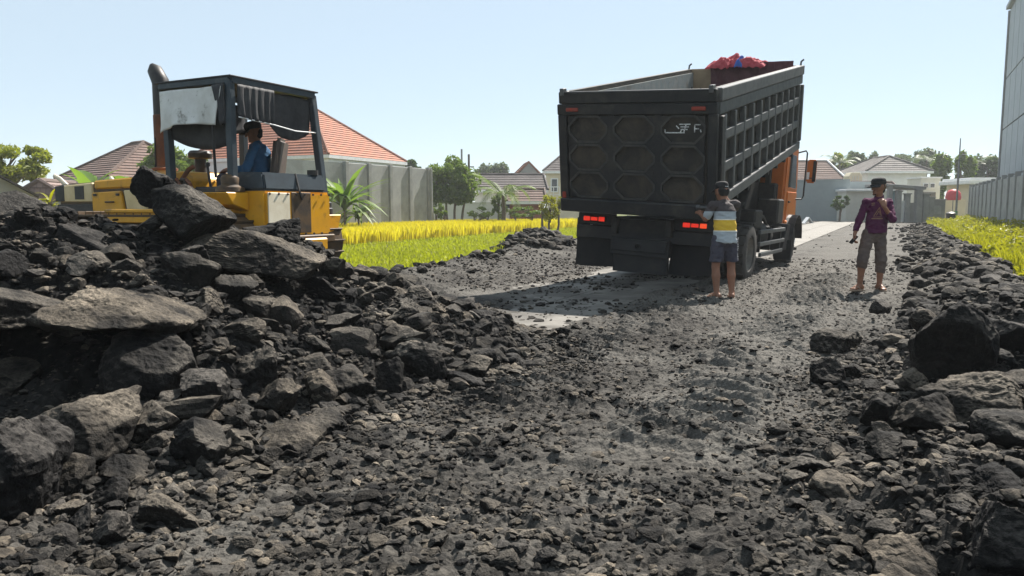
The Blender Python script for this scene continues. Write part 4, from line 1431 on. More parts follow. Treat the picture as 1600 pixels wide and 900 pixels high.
# tracks: loop of shoes around a frame
for sx in (-1, 1):
    tr = empty("track", (sx * .72, 1.35, 0))
    tr.parent = doz
    pts = []
    ra, L2, zc = .36, 1.25, .38
    for k in range(16):
        pts.append((-L2 + 2 * L2 * k / 16, zc - ra))
    for k in range(8):
        a = -math.pi / 2 + math.pi * k / 8
        pts.append((L2 + ra * math.cos(a), zc + ra * math.sin(a)))
    for k in range(16):
        pts.append((L2 - 2 * L2 * k / 16, zc + ra))
    for k in range(8):
        a = math.pi / 2 + math.pi * k / 8
        pts.append((-L2 + ra * math.cos(a), zc + ra * math.sin(a)))
    shoe = MB().box((0, 0, 0), (.40, .155, .03)).box((0, .05, -.03), (.40, .02, .05)).mesh("track_shoe", .004)
    for k, (y, z) in enumerate(pts):
        y2, z2 = pts[(k + 1) % len(pts)]
        a = math.atan2(z2 - z, y2 - y)
        obj("track_shoe", shoe, "dozer_grime", tr, ((0, (y + y2) / 2, (z + z2) / 2)), (a, 0, 0))
    m = MB().box((0, 0, zc - .06), (.18, 2.3, .24))
    for y, rr in ((-1.25, .30), (1.25, .30), (-.7, .12), (-.25, .12), (.25, .12), (.7, .12)):
        m.lathe([(.001, -.1), (rr, -.1), (rr, .1), (.001, .1)], (0, y, zc if rr > .2 else zc - .2), 'x', 18)
    m.build("track_frame", "dozer_grime", tr, smooth=True)
# hull and decks
MB().box((0, 1.6, .55), (.98, 3.6, .5)).build("hull", "dozer_grime", doz, .02)
m = MB()
for sx in (-1, 1):
    m.box((sx * .74, 1.05, .80), (.42, 2.0, .05)).box((sx * .90, 1.05, .72), (.03, 2.0, .14))
m.build("fender", "dozer_yellow", doz, .012)
# hood with side doors
hz0, hz1 = .60, zl_(1.64)
HF = 3.78
MB().prism([(1.30, hz0), (1.30, hz1 + .03), (1.7, hz1 + .03), (HF, hz1 - .05), (HF, hz0)], 'x', -.43, .43).build("hood", "dozer_grime", doz, .03)
MB().prism([(1.28, hz1 - .10), (1.28, hz1 + .045), (1.75, hz1 + .045), (2.95, hz1 - .005), (2.95, hz1 - .125)], 'x', -.455, .455).build("hood_top", "dozer_yellow", doz, .02)
for sx in (-1, 1):
    MB().prism([(2.30, hz0 + .05), (2.38, hz1 - .15), (2.98, hz1 - .17), (2.98, hz0 + .05)], 'x', sx * .40, sx * .475).build("engine_door", "dozer_yellow", doz, .015)
    MB().prism([(1.86, hz0 + .1), (1.93, hz1 - .13), (2.33, hz1 - .145), (2.25, hz0 + .1)], 'x', sx * .40, sx * .462).build("side_cover", "dozer_cream", doz, .012)
    MB().prism([(1.35, hz0 + .1), (1.35, hz1 - .13), (1.86, hz1 - .12), (1.86, hz0 + .1)], 'x', sx * .40, sx * .458).build("side_screen", "dozer_black", doz, .012)
    MB().prism([(2.99, hz1 - .30), (2.99, hz1 - .03), (3.72, hz1 - .07), (3.72, hz1 - .30)], 'x', sx * .40, sx * .462).build("radiator_side", "dozer_cream", doz, .015)
    MB().prism([(3.16, hz1 - .26), (3.16, hz1 - .075), (3.36, hz1 - .08), (3.36, hz1 - .26)], 'x', sx * .455, sx * .468).build("vent", "dozer_black", doz)
    MB().prism([(3.60, hz1 - .29), (3.60, hz1 - .06), (3.81, hz1 - .07), (3.81, hz1 - .29)], 'x', sx * .40, sx * .470).build("front_corner", "dozer_black", doz, .01)
    MB().prism([(2.99, hz1 - .50), (2.99, hz1 - .33), (3.79, hz1 - .33), (3.79, hz1 - .50)], 'x', sx * .40, sx * .458).build("lower_guard", "dozer_black", doz, .01)
    m = MB().tube([(sx * .36, 3.70, hz1 - .06), (sx * .42, 3.76, hz1 + .04), (sx * .44, 3.84, hz1 + .08)], [.035, .03, .03], 8)
    m.build("work_lamp", "dozer_white", doz, smooth=True)
# slanted dashboard panel in front of the cab floor
MB().prism([(.98, hz0 + .15), (1.02, hz1 - .02), (1.12, hz1 + .085), (1.36, hz1 + .075), (1.36, hz0 + .15)], 'x', -.50, .50).build("dashboard", "dozer_yellow", doz, .02)
# blade and push arms
m = MB()
bp = [(4.45, .02), (4.40, .22), (4.36, .42), (4.38, .62), (4.46, .80), (4.50, .80), (4.42, .62), (4.40, .42), (4.44, .22), (4.50, .02)]
m.prism(bp, 'x', -1.25, 1.25)
m.build("blade", "dozer_grime", doz)
m = MB()
for sx in (-1, 1):
    m.bar((sx * 1.02, 1.2, .36), (sx * 1.02, 4.4, .26), .1, .14)
m.build("push_arm", "dozer_yellow", doz, .01)
# exhaust stack: rusty muffler, black upper pipe with slanted mouth
ex, ey = -.16, 1.86
m = MB().tube([(ex, ey, hz1 - .05), (ex, ey, hz1 + .12)], .10, 14)
m.build("exhaust_base", "dozer_cream", doz, smooth=True)
m = MB().lathe([(.001, hz1 + .12), (.16, hz1 + .12), (.165, hz1 + .15), (.12, hz1 + .17), (.118, hz1 + .85), (.07, hz1 + .90)], (ex, ey, 0), 'z', 20)
m.build("muffler", "rust_brown", doz, smooth=True)
m = MB().tube([(ex, ey, hz1 + .85), (ex, ey, hz1 + 1.20), (ex, ey + .01, hz1 + 1.30), (ex - .01, ey + .10, hz1 + 1.46), (ex - .02, ey + .14, hz1 + 1.53)], [.112, .112, .11, .095, .03], 16)
m.build("exhaust_pipe", "dozer_black", doz, smooth=True)
m = MB().tube([(ex - .13, ey + .02, hz1 + .0), (ex - .12, ey + .02, hz1 + .55)], .012, 6)
m.build("exhaust_stay", "dozer_black", doz)
m = MB().lathe([(.001, 0), (.075, 0), (.075, .26), (.15, .27), (.16, .33), (.13, .37), (.001, .37)], (.12, 1.50, hz1 + .02), 'z', 20)
m.build("air_cleaner", "dozer_black", doz, smooth=True)
# rear fuel tank block
TY0, TY1 = -.36, .22
tz0, tz1, tz2 = zl_(.90), zl_(1.46), zl_(1.68)
MB().box((0, (TY0 + TY1) / 2, (tz0 + tz1) / 2), (1.16, TY1 - TY0, tz1 - tz0)).build("fuel_tank", "dozer_yellow", doz, .03, seg=2)
m = MB().prism([(TY0 + .015, tz1 - .0), (TY0 + .05, tz2), (TY1 - .10, tz2 + .01), (TY1 + .02, tz1 - .0)], 'x', -.56, .54)
m.build("tank_top", "canopy_steel", doz, .03, True, 2)
MB().prism([(.56, tz1 - .04), (.03, tz1 - .03), (.03, tz0 + .12), (.56, tz0 + .12)][::-1], 'y', TY0 - .012, TY0 + .01).build("tank_stain", "dozer_grime", doz, .004) if False else None
MB().box((-.36, TY0 - .004, (tz0 + tz1) / 2 + .05), (.36, .016, tz1 - tz0 - .14)).build("white_plate", "dozer_white", doz, .005)
MB().box((.02, TY0 - .004, (tz0 + tz1) / 2 + .02), (.34, .014, tz1 - tz0 - .06)).build("grimy_plate", "dozer_grime", doz, .005)
MB().box((-.5885, -.02, tz1 - .09), (.012, .13, .11)).build("placard", "trim_white", doz)
MB().box((0, TY0 + .04, tz0 - .03), (1.14, .22, .10)).build("rear_lip", "dozer_grime", doz, .012)
MB().box((.10, TY0 - .02, tz0 - .10), (.60, .16, .16)).build("drawbar", "dozer_yellow", doz, .02)
m = MB().prism([(.58, zl_(1.17)), (.92, zl_(1.17)), (.86, zl_(.98)), (.58, zl_(.90))], 'y', -.25, .05)
m.build("post_bracket", "dozer_yellow", doz, .01)
m = MB().prism([(-.58, zl_(1.44)), (-.92, zl_(1.44)), (-.82, zl_(1.30)), (-.58, zl_(1.22))], 'y', -.1, .55)
m.build("side_bracket", "dozer_yellow", doz, .01)
m = MB().lathe([(.001, 0), (.17, 0), (.16, .05), (.10, .08), (.105, .16), (.085, .19), (.06, .20)], (-.71, .06, zl_(1.45)), 'z', 18)
m.build("post_mount", "dozer_grime", doz, smooth=True)
MB().tube([(.36, TY0 + .1, tz2), (.36, TY0 + .1, tz2 + .06)], .07, 12).build("filler_cap", "dozer_black", doz, smooth=True)
# canopy: four posts, frame, cloth
ct = zl_(2.74)
HWc, LC = .70, 1.20
m = MB().bar((-HWc, .02, zl_(1.60)), (-HWc, .02, ct), .085, .095, (0, 1, 0))
m.build("canopy_post", "canopy_steel", doz, .008)
m = MB().bar((HWc + .05, -.12, zl_(1.22)), (HWc - .01, .02, ct), .085, .10, (0, 1, 0))
m.build("canopy_post", "canopy_steel", doz, .008)
m = MB().lathe([(.10, 0), (.10, .08), (.085, .09), (.085, .16), (.07, .17)], (HWc + .05, -.12, zl_(1.17)), 'z', 14)
m.build("post_foot", "dozer_black", doz, smooth=True)
for sx in (-1, 1):
    m = MB().bar((sx * (HWc - .1), LC, zl_(1.55)), (sx * (HWc - .08), LC, ct), .09, .09, (0, 1, 0))
    m.build("canopy_post", "canopy_steel", doz, .006)
m = MB()
q = [(-HWc, 0), (HWc, 0), (HWc, LC), (-HWc, LC)]
for k in range(4):
    a, b = q[k], q[(k + 1) % 4]
    m.bar((a[0], a[1], ct), (b[0], b[1], ct - (0.0 if k != 2 else 0)), .08, .075)
m.build("canopy_frame", "canopy_steel", doz, .008)
MB().box((0, LC / 2, ct + .045), (2 * HWc + .1, LC + .1, .02)).build("canopy_roof", "canvas_dark", doz, .004)


def sheet(nm, mat, p00, p10, p11, p01, nu, nv, amp, fr_, bow=(0, 0, 0), seed=0.0, parent=None):
    """cloth between four corners with vertical folds and a bow"""
    p00, p10, p11, p01 = map(Vector, (p00, p10, p11, p01))
    nrm = (p10 - p00).cross(p01 - p00).normalized()
    vs = []
    for j in range(nv):
        v = j / (nv - 1)
        for i in range(nu):
            u = i / (nu - 1)
            p = (p00 * (1 - u) + p10 * u) * (1 - v) + (p01 * (1 - u) + p11 * u) * v
            w = math.sin(u * fr_ + seed + 1.2 * math.sin(v * 2.3 + seed)) + .5 * math.sin(u * fr_ * 2.3 + v * 2 + seed)
            p = p + nrm * amp * w * (.25 + .75 * v) + Vector(bow) * (4 * u * (1 - u)) * v
            vs.append(p)
    fs = [(j * nu + i, j * nu + i + 1, (j + 1) * nu + i + 1, (j + 1) * nu + i) for j in range(nv - 1) for i in range(nu - 1)]
    m_ = MB().add(vs, fs)
    o = m_.build(nm, mat, parent or doz, smooth='all')
    sm = o.modifiers.new("thick", 'SOLIDIFY')
    sm.thickness = .006
    return o


xl = -HWc - .045
sheet("rolled_sheet", "canvas_white", (xl, LC - .02, ct - .06), (xl, .10, ct - .06), (xl - .03, .16, ct - .52), (xl - .03, LC - .02, ct - .56), 30, 18, .034, 9, (-.05, 0, .05), 1.0)
sheet("torn_flap", "canvas_dark", (xl - .012, .26, ct - .05), (xl - .02, .04, ct - .03), (xl - .03, .05, ct - .50), (xl - .03, .12, ct - .52), 10, 10, .03, 7, (0, 0, 0), 2.0)
sheet("rear_curtain", "canvas_dark", (-HWc + .05, -.05, ct - .04), (-.06, -.05, ct - .04), (-.10, -.06, ct - .44), (-HWc + .06, -.06, ct - .41), 40, 12, .020, 34, (0, 0, -.02), .4)
sheet("sagging_lining", "canvas_dark", (-.08, .02, ct - .06), (HWc - .05, .02, ct - .06), (HWc - .06, .02, ct - .50), (-.06, .02, ct - .46), 24, 14, .02, 7, (0, .05, -.13), .9)
sheet("side_lining", "canvas_dark", (-HWc + .06, .1, ct - .10), (-HWc + .06, LC - .05, ct - .10), (-HWc + .10, LC - .05, ct - .62), (-HWc + .10, .1, ct - .72), 20, 10, .02, 6, (0, 0, -.10), 2.2)
sheet("front_lining", "canvas_dark", (-HWc + .1, LC - .06, ct - .08), (HWc - .1, LC - .06, ct - .08), (HWc - .1, LC - .06, ct - .42), (-HWc + .1, LC - .06, ct - .45), 20, 8, .02, 6, (0, 0, -.1), 1.2)
MB().tube([(-HWc + .05, -.06, ct - .42), (-.1, -.07, ct - .46), (.3, -.05, ct - .50), (HWc - .02, -.06, ct - .49)], .008, 6).build("tie_rope", "trim_white", doz)
MB().tube([(-HWc - .02, .30, ct - .25), (-HWc - .03, .28, ct - .8), (-HWc, .30, zl_(1.62))], .018, 6).build("hanging_hose", "dozer_black", doz)
# seat, levers, hydraulic clutter
SX, SY, SR = .14, .50, R(30)


def seat_part(nm, boxes, bv_, sg=2):
    m_ = MB()
    for c_, d_, r0_ in boxes:
        m_.box(c_, d_, r0_)
    return m_.build(nm, "seat_vinyl", doz, bv_, True, sg, loc=(SX, SY, zl_(1.40)), rot=(0, 0, SR))


seat_part("seat_cushion", [((0, 0, 0), (.50, .48, .16), None)], .04)
seat_part("seat_back", [((0, -.29, .40), (.46, .11, .72), (R(8), 0, 0))], .05, 3)
for sx in (-1, 1):
    seat_part("armrest", [((sx * .29, 0, .27), (.07, .36, .05), None), ((sx * .29, -.16, .12), (.04, .04, .26), None)], .015)
MB().box((.14, .50, zl_(1.22)), (.36, .36, .22)).build("seat_base", "dozer_black", doz, .02)
MB().box((0, .62, zl_(1.10)), (1.1, .9, .05)).build("cab_floor", "dozer_black", doz, .01)
MB().box((-.46, .62, zl_(1.32)), (.20, .5, .40)).build("side_console", "dozer_black", doz, .03)
MB().box((.54, .60, zl_(1.36)), (.16, .6, .44)).build("side_console", "dozer_black", doz, .03)
for lx, ly in ((-.40, .72), (-.32, .82), (.30, .86), (.38, .76)):
    m = MB().tube([(lx, ly, zl_(1.45)), (lx, ly + .05, zl_(1.78))], .014, 6).lathe([(.001, 0), (.028, .015), (.028, .05), (.001, .065)], (lx, ly + .05, zl_(1.77)), 'z', 8)
    m.build("control_lever", "dozer_black", doz)
for k in range(6):
    a = random.uniform(-.5, -.25)
    m = MB().tube([(a - .1, .75 + .08 * k, zl_(1.30)), (a - .16, .8 + .07 * k, zl_(1.55 + .03 * (k % 3))), (a - .1, .95 + .06 * k, zl_(1.62)), (a, 1.05 + .05 * k, zl_(1.45))], .022, 7)
    m.build("hydraulic_hose", "dozer_black" if k % 3 else "rust_brown", doz, smooth=True)
m = MB().tube([(-.52, 1.10, zl_(1.62)), (-.50, 1.0, zl_(1.74)), (-.46, .94, zl_(1.78))], .028, 8)
m.build("brake_lever", "rust_brown", doz, smooth=True)
MB().tube([(.0, -.30, tz2), (-.02, -.38, tz1), (.02, -.385, tz1 - .1)], .014, 6).build("tank_hose", "dozer_black", doz)
bolt = MB().lathe([(.001, .012), (.013, .012), (.015, 0)], (0, 0, 0), 'y', 8).mesh("bolt")
for k in range(8):
    obj("bolt", bolt, "dozer_black", doz, (-.52 + .149 * k, TY0 - .014, tz1 - .035), (math.pi, 0, 0))
    obj("bolt", bolt, "dozer_black", doz, (-.52 + .149 * k, TY0 - .014, tz0 + .035), (math.pi, 0, 0))
for k in range(7):
    MB().box((-.464, 1.43 + .06 * k, hz1 - .25), (.012, .03, .16)).build("louver", "dozer_grime", doz)
MB().tube([(-.48, 2.50, hz1 - .30), (-.50, 2.52, hz1 - .30), (-.50, 2.66, hz1 - .30), (-.48, 2.68, hz1 - .30)], .010, 6).build("door_handle", "dozer_black", doz)
for y_ in (2.42, 2.90):
    MB().box((-.48, y_, hz1 - .20), (.02, .06, .03)).build("door_hinge", "dozer_black", doz)
m = MB().tube([(-.60, .10, zl_(1.35)), (-.64, .5, zl_(1.30)), (-.60, .9, zl_(1.42)), (-.52, 1.2, zl_(1.52))], .02, 7)
m.build("hydraulic_hose", "dozer_black", doz, smooth=True)
bpy.context.view_layer.update()
DM = doz.matrix_world.copy()

# ------------------------------------------------------------------ people: bodies grown from blended tapered limbs
def field_mesh(prims, h, k=.02, cuts=(), wrinkle=0.0, wseed=0.0, pad=.05):
    """prims: (a, b, ra, rb[, squash-axis scale]) tapered capsules, smoothly blended; cuts: (point, normal) planes to keep the inside of"""
    A = np.array([p[0] for p in prims], float)
    B = np.array([p[1] for p in prims], float)
    rm = np.array([max(p[2], p[3]) for p in prims])
    lo = np.minimum(A, B).min(0) - rm.max() - pad
    hi = np.maximum(A, B).max(0) + rm.max() + pad
    n = np.ceil((hi - lo) / h).astype(int) + 1
    Fv = np.full(n, .2)
    ax = [lo[i] + h * np.arange(n[i]) for i in range(3)]
    for p, a, b in zip(prims, A, B):
        ra, rb = p[2], p[3]
        sc = np.array(p[4]) if len(p) > 4 else np.ones(3)
        ext = max(ra, rb) / min(1, sc.min()) + k * 2 + .02
        l = np.clip(((np.minimum(a, b) - ext - lo) / h).astype(int), 0, n - 1)
        u = np.clip(((np.maximum(a, b) + ext - lo) / h).astype(int) + 2, 1, n)
        gx_, gy_, gz_ = np.meshgrid(ax[0][l[0]:u[0]], ax[1][l[1]:u[1]], ax[2][l[2]:u[2]], indexing='ij')
        d = b - a
        L = d @ d + 1e-12
        px_, py_, pz_ = gx_ - a[0], gy_ - a[1], gz_ - a[2]
        t = np.clip((px_ * d[0] + py_ * d[1] + pz_ * d[2]) / L, 0, 1)
        q = np.sqrt(((px_ - t * d[0]) * sc[0]) ** 2 + ((py_ - t * d[1]) * sc[1]) ** 2 + ((pz_ - t * d[2]) * sc[2]) ** 2)
        dist = q - (ra + (rb - ra) * t)
        sub = Fv[l[0]:u[0], l[1]:u[1], l[2]:u[2]]
        hh = np.clip(.5 + .5 * (sub - dist) / k, 0, 1)
        Fv[l[0]:u[0], l[1]:u[1], l[2]:u[2]] = sub * (1 - hh) + dist * hh - k * hh * (1 - hh)
    if cuts:
        gx_, gy_, gz_ = np.meshgrid(*ax, indexing='ij')
        for c, nr in cuts:
            nr = np.array(nr, float)
            nr /= np.linalg.norm(nr)
            Fv = np.maximum(Fv, (gx_ - c[0]) * nr[0] + (gy_ - c[1]) * nr[1] + (gz_ - c[2]) * nr[2])
    if wrinkle:
        idx = np.nonzero(np.abs(Fv) < .04)
        pts = np.stack([ax[0][idx[0]], ax[1][idx[1]], ax[2][idx[2]]], 1)
        Fv[idx] += wrinkle * fbm(pts * np.array([9, 9, 17]) + wseed, 3, .6)
    S = Fv < 0
    c8 = [S[i:S.shape[0] - 1 + i, j:S.shape[1] - 1 + j, m:S.shape[2] - 1 + m] for i in (0, 1) for j in (0, 1) for m in (0, 1)]
    cnt = sum(c.astype(np.int8) for c in c8)
    act = (cnt > 0) & (cnt < 8)
    ci = np.argwhere(act)
    vid = np.full(act.shape, -1, np.int64)
    vid[tuple(ci.T)] = np.arange(len(ci))
    acc = np.zeros((len(ci), 3))
    num = np.zeros(len(ci))
    C = [(i, j, m) for i in (0, 1) for j in (0, 1) for m in (0, 1)]
    for ai in range(8):
        for bi in range(ai + 1, 8):
            df = np.array(C[bi]) - np.array(C[ai])
            if np.abs(df).sum() != 1:
                continue
            fa = Fv[tuple((ci + C[ai]).T)]
            fb = Fv[tuple((ci + C[bi]).T)]
            cr = (fa < 0) != (fb < 0)
            tt = np.where(cr, fa / np.where(cr, fa - fb, 1), 0)
            acc += cr[:, None] * (np.array(C[ai]) + tt[:, None] * df)
            num += cr
    V = lo + h * (ci + acc / num[:, None])
    quads = []
    for a in range(3):
        b, c = (a + 1) % 3, (a + 2) % 3
        sl0 = [slice(None)] * 3
        sl1 = [slice(None)] * 3
        sl0[a], sl1[a] = slice(0, -1), slice(1, None)
        ch = S[tuple(sl0)] != S[tuple(sl1)]
        e = np.argwhere(ch)
        e = e[(e[:, b] > 0) & (e[:, c] > 0) & (e[:, b] < S.shape[b] - 1) & (e[:, c] < S.shape[c] - 1)]
        ins = S[tuple(e.T)]
        eb = np.zeros(3, int)
        ec = np.zeros(3, int)
        eb[b] = 1
        ec[c] = 1
        q = np.stack([vid[tuple((e - eb - ec).T)], vid[tuple((e - ec).T)], vid[tuple(e.T)], vid[tuple((e - eb).T)]], 1)
        q[~ins] = q[~ins][:, ::-1]
        quads.append(q)
    return V, np.concatenate(quads)


def v3(*a):
    return np.array(a, float)


def lerp(a, b, t):
    return np.array(a) + (np.array(b) - np.array(a)) * t


def head_prims(c, look, s=1.0, tilt=0.0):
    """head about centre c, facing the unit vector look (horizontal)"""
    f = v3(look[0], look[1], 0)
    f /= np.linalg.norm(f)
    f = f * math.cos(tilt) + v3(0, 0, 1) * math.sin(tilt)
    u = v3(0, 0, 1) - f * f[2]
    u /= np.linalg.norm(u)
    r = np.cross(f, u)
    q = lambda x, y, z: np.array(c) + s * (r * x + f * y + u * z)
    P_ = [(q(0, -.020, .035), q(0, .015, .035), .085, .080), (q(0, .02, -.03), q(0, .030, -.075), .064, .040), (q(0, -.02, -.02), q(0, -.01, -.06), .066, .05),
          (q(0, .088, .012), q(0, .110, -.018), .010, .015), (q(-.012, .098, -.022), q(.012, .098, -.022), .010, .010),
          (q(-.022, .076, -.052), q(.022, .076, -.052), .010, .010), (q(-.022, .074, -.064), q(.022, .074, -.064), .010, .010),
          (q(-.045, .070, .028), q(.045, .070, .028), .014, .014), (q(0, .070, -.088), q(0, .075, -.088), .020, .020)]
    for sx in (-1, 1):
        P_ += [(q(sx * .083, -.012, .02), q(sx * .080, -.008, -.025), .014, .010), (q(sx * .038, .062, -.012), q(sx * .045, .056, -.018), .022, .02)]
    eyes = [(q(sx * .032, .078, .010), q(sx * .034, .078, .010), .0115, .0115) for sx in (-1, 1)]
    return P_, eyes, (q, f, u, r)


def hand_prims(w, d, n, side, curl=.5, s=1.0, spread=1.0):
    """hand from wrist w pointing along d, back of the hand along n; side: +1 puts the thumb on d x n"""
    d = np.array(d, float) / np.linalg.norm(d)
    n = np.array(n, float) - d * np.dot(n, d)
    n /= np.linalg.norm(n)
    x = np.cross(d, n) * side
    out = []
    for i, xo in enumerate((-.030, -.010, .010, .030)):
        k0 = np.array(w) + s * (d * .085 + x * xo)
        out.append((np.array(w) + s * (x * xo * .6 + d * .01), k0, .017 * s, .013 * s))
        ln = (.026, .031, .033, .029)[i] * s
        dd, p = d * 1.0 + x * xo * 2.5 * spread, k0
        dd /= np.linalg.norm(dd)
        for seg_ in range(3):
            a = curl * (.55, .8, .7)[seg_]
            nn = np.cross(np.cross(dd, n), dd)
            dd = dd * math.cos(a) - nn / (np.linalg.norm(nn) + 1e-9) * math.sin(a)
            e = p + dd * ln * (1.15, 1, .75)[seg_]
            out.append((p, e, (.0098, .009, .0082)[seg_] * s, (.009, .0082, .007)[seg_] * s))
            p = e
    t0 = np.array(w) + s * (d * .025 + x * .030)
    t1 = t0 + s * (d * .032 + x * .026 - n * .010)
    t2 = t1 + s * (d * .030 + x * .006 - n * .012)
    out += [(np.array(w) + s * d * .01, t0, .017 * s, .015 * s), (t0, t1, .0125 * s, .0105 * s), (t1, t2, .0105 * s, .0085 * s)]
    return out


def limb(a, b, r0, r1, bulge=0.0, at=.35):
    m = lerp(a, b, at)
    rm = r0 + (r1 - r0) * at + bulge
    return [(np.array(a), m, r0, rm), (m, np.array(b), rm, r1)]


def foot_prims(ank, dirn, s=1.0):
    d = v3(dirn[0], dirn[1], 0)
    d /= np.linalg.norm(d)
    x = np.cross(d, v3(0, 0, 1))
    a = np.array(ank)
    z = v3(0, 0, 1)
    g = a - z * (a[2] - 0.0)
    out = [(a, g + d * -.045 + z * .045, .036, .034), (a, g + d * .08 + z * .045, .034, .028), (g - d * .04 + z * .04, g + d * .10 + z * .034, .034, .026, (1, 1, 1))]
    for i, xo in enumerate((-.032, -.016, 0, .016, .034)):
        out.append((g + d * .085 + x * xo * .8 + z * .028, g + d * (.150 - .004 * abs(i - 3) * 2) + x * xo + z * .022, .017, .0125))
    return out


def fig(nm, prims, mat, parent, h=.008, k=.02, cuts=(), wr=0.0, ws=0.0):
    V, Q = field_mesh(prims, h, k, cuts, wr, ws)
    o = obj(nm, np_mesh(nm, V, Q, smooth=True), mat, parent)
    return o


def sandal(ank, dirn, parent):
    d = Vector((dirn[0], dirn[1], 0)).normalized()
    x = d.cross(Vector((0, 0, 1)))
    g = Vector((ank[0], ank[1], 0))
    pts = []
    for k in range(20):
        a = 2 * math.pi * k / 20
        yy = .045 + .135 * math.cos(a)
        pts.append(g + d * yy + x * (.047 + .010 * math.cos(a)) * math.sin(a))
    m = MB()
    m.add([(p.x, p.y, -.012) for p in pts] + [(p.x, p.y, .012) for p in pts], [tuple(range(20)), tuple(range(20, 40))] + [(k, (k + 1) % 20, 20 + (k + 1) % 20, 20 + k) for k in range(20)])
    o = m.build("sandal", "sandal", parent)
    t = g + d * .11
    MB().tube([g + d * .03 + x * .045 + Vector((0, 0, .02)), g + d * .08 + x * .03 + Vector((0, 0, .062)), t + Vector((0, 0, .03)), g + d * .08 - x * .03 + Vector((0, 0, .062)), g + d * .03 - x * .045 + Vector((0, 0, .02))], .007, 6).build("strap", "sandal", o)
    return o


def cap_shape(nm, Q, mat, parent, brim=.10, brim_dir=1.0, top=.155, s=1.06, flat=True):
    """cap: dome of rings around the head frame Q=(q,f,u,r) and a brim"""
    q = Q[0]
    m = MB()
    prof = [(.090, .045), (.094, .075), (.093, .105), (.084, .130), (.062, .146), (.03, .153), (.001, .155)]
    vs, fs = [], []
    for r0, hh in prof:
        for k in range(24):
            a = 2 * math.pi * k / 24
            vs.append(q(r0 * s * .92 * math.sin(a), r0 * s * 1.12 * math.cos(a) - .004, hh))
    for i in range(len(prof) - 1):
        for k in range(24):
            fs.append((i * 24 + k, i * 24 + (k + 1) % 24, (i + 1) * 24 + (k + 1) % 24, (i + 1) * 24 + k))
    m.add(vs, fs)
    o = m.build(nm, mat, parent, smooth='all')
    sm = o.modifiers.new("thick", 'SOLIDIFY')
    sm.thickness = .005
    m = MB()
    vs, fs = [], []
    for j in range(4):
        for k in range(13):
            a = (-.5 + k / 12) * math.pi * .86
            rr = 1 + j / 3 * brim / .1
            vs.append(q(.092 * s * math.sin(a) * (1 + .06 * j), brim_dir * (.104 * s * math.cos(a) + brim * j / 3 * (.35 + .65 * math.cos(a))), .052 - .010 * j - .012 * abs(math.sin(a)) * j / 3))
    for j in range(3):
        for k in range(12):
            fs.append((j * 13 + k, j * 13 + k + 1, (j + 1) * 13 + k + 1, (j + 1) * 13 + k))
    m.add(vs, fs)
    b_ = m.build("brim", mat, o, smooth='all')
    sm = b_.modifiers.new("thick", 'SOLIDIFY')
    sm.thickness = .006
    return o


def person_root(px, py, label, rz=0.0, Y=None, scl=1.0):
    # the spot on the ground that the picture shows at px, py
    if Y is None:
        lo, hi = 4.0, 30.0
        for _ in range(40):
            Y = (lo + hi) / 2
            p = P(px, py, Y)
            if p.z > Hs(p.x, p.y, False):
                lo = Y
            else:
                hi = Y
    p = P(px, py, Y)
    z = Hs(p.x, p.y, False) + .015
    o = tag(empty("person", (p.x, p.y, z), rz), label, "person")
    o.scale = (scl,) * 3
    return o


# ---- man in the striped shirt: back to us, arms up at the tailgate's right corner
p1 = person_root(1130, 462, "man in cap, striped yellow and grey shirt and shorts at truck tailgate", R(12), 10.15, .945)
hipL, hipR = v3(-.09, .02, .84), v3(.09, .02, .84)          # x to the right in the picture, +y away from us
kneeL, kneeR = v3(-.115, .03, .46), v3(.135, .05, .46)
ankL, ankR = v3(-.115, -.02, .075), v3(.125, -.01, .075)
pel, wst, chs, nck = v3(0, .02, .88), v3(0, .0, 1.02), v3(0, .02, 1.22), v3(-.01, .05, 1.385)
shL, shR = v3(-.185, .04, 1.325), v3(.185, .06, 1.345)
elL, elR = v3(-.255, .10, 1.14), v3(.235, .22, 1.27)
wrL, wrR = v3(-.235, .31, 1.21), v3(.14, .30, 1.45)
hd = v3(-.03, .08, 1.515)
hp_, eyes, HQ = head_prims(hd, (-.25, 1.0), .98, -.12)
body = hp_ + [(nck - v3(0, 0, .03), hd - v3(0, .01, .05), .052, .05), (wst, chs, .125, .135, (1, 1.35, 1)), (pel, wst, .135, .125, (1, 1.3, 1)), (chs, nck, .11, .052, (1, 1.25, 1)), (shL, shR, .046, .046)]
for hip, kn, an, ft in ((hipL, kneeL, ankL, (-.55, .9)), (hipR, kneeR, ankR, (.35, .95))):
    body += [(hip, kn, .088, .056)] + limb(kn, an, .054, .034, .012, .35) + foot_prims(an, ft)
for sh, el, wr in ((shL, elL, wrL), (shR, elR, wrR)):
    body += [(sh, el, .046, .041), (el, wr, .042, .027)]
body += hand_prims(wrL, (.1, 1, .35), (-.4, -.1, 1), 1, .55) + hand_prims(wrR, (-.10, .35, 1), (0, -1, .3), 1, 1.0)
fig("body", body, "skin", p1, .0085, .016)
fig("shirt", [(wst - v3(0, 0, .20), chs, .158, .158, (1, 1.28, 1)), (wst - v3(0, 0, .30), wst, .178, .156, (1, 1.15, 1)), (chs, nck - v3(0, 0, .01), .145, .066, (1, 1.15, 1)), (shL, shR, .062, .062), (shL, lerp(shL, elL, .72), .060, .064), (shR, lerp(shR, elR, .72), .060, .064)],
    "shirt_striped", p1, .009, .02, [((0, 0, .80), (-.05, 0, -1)), (nck + v3(0, 0, .025), (0, .25, 1))], .012, 2.0)
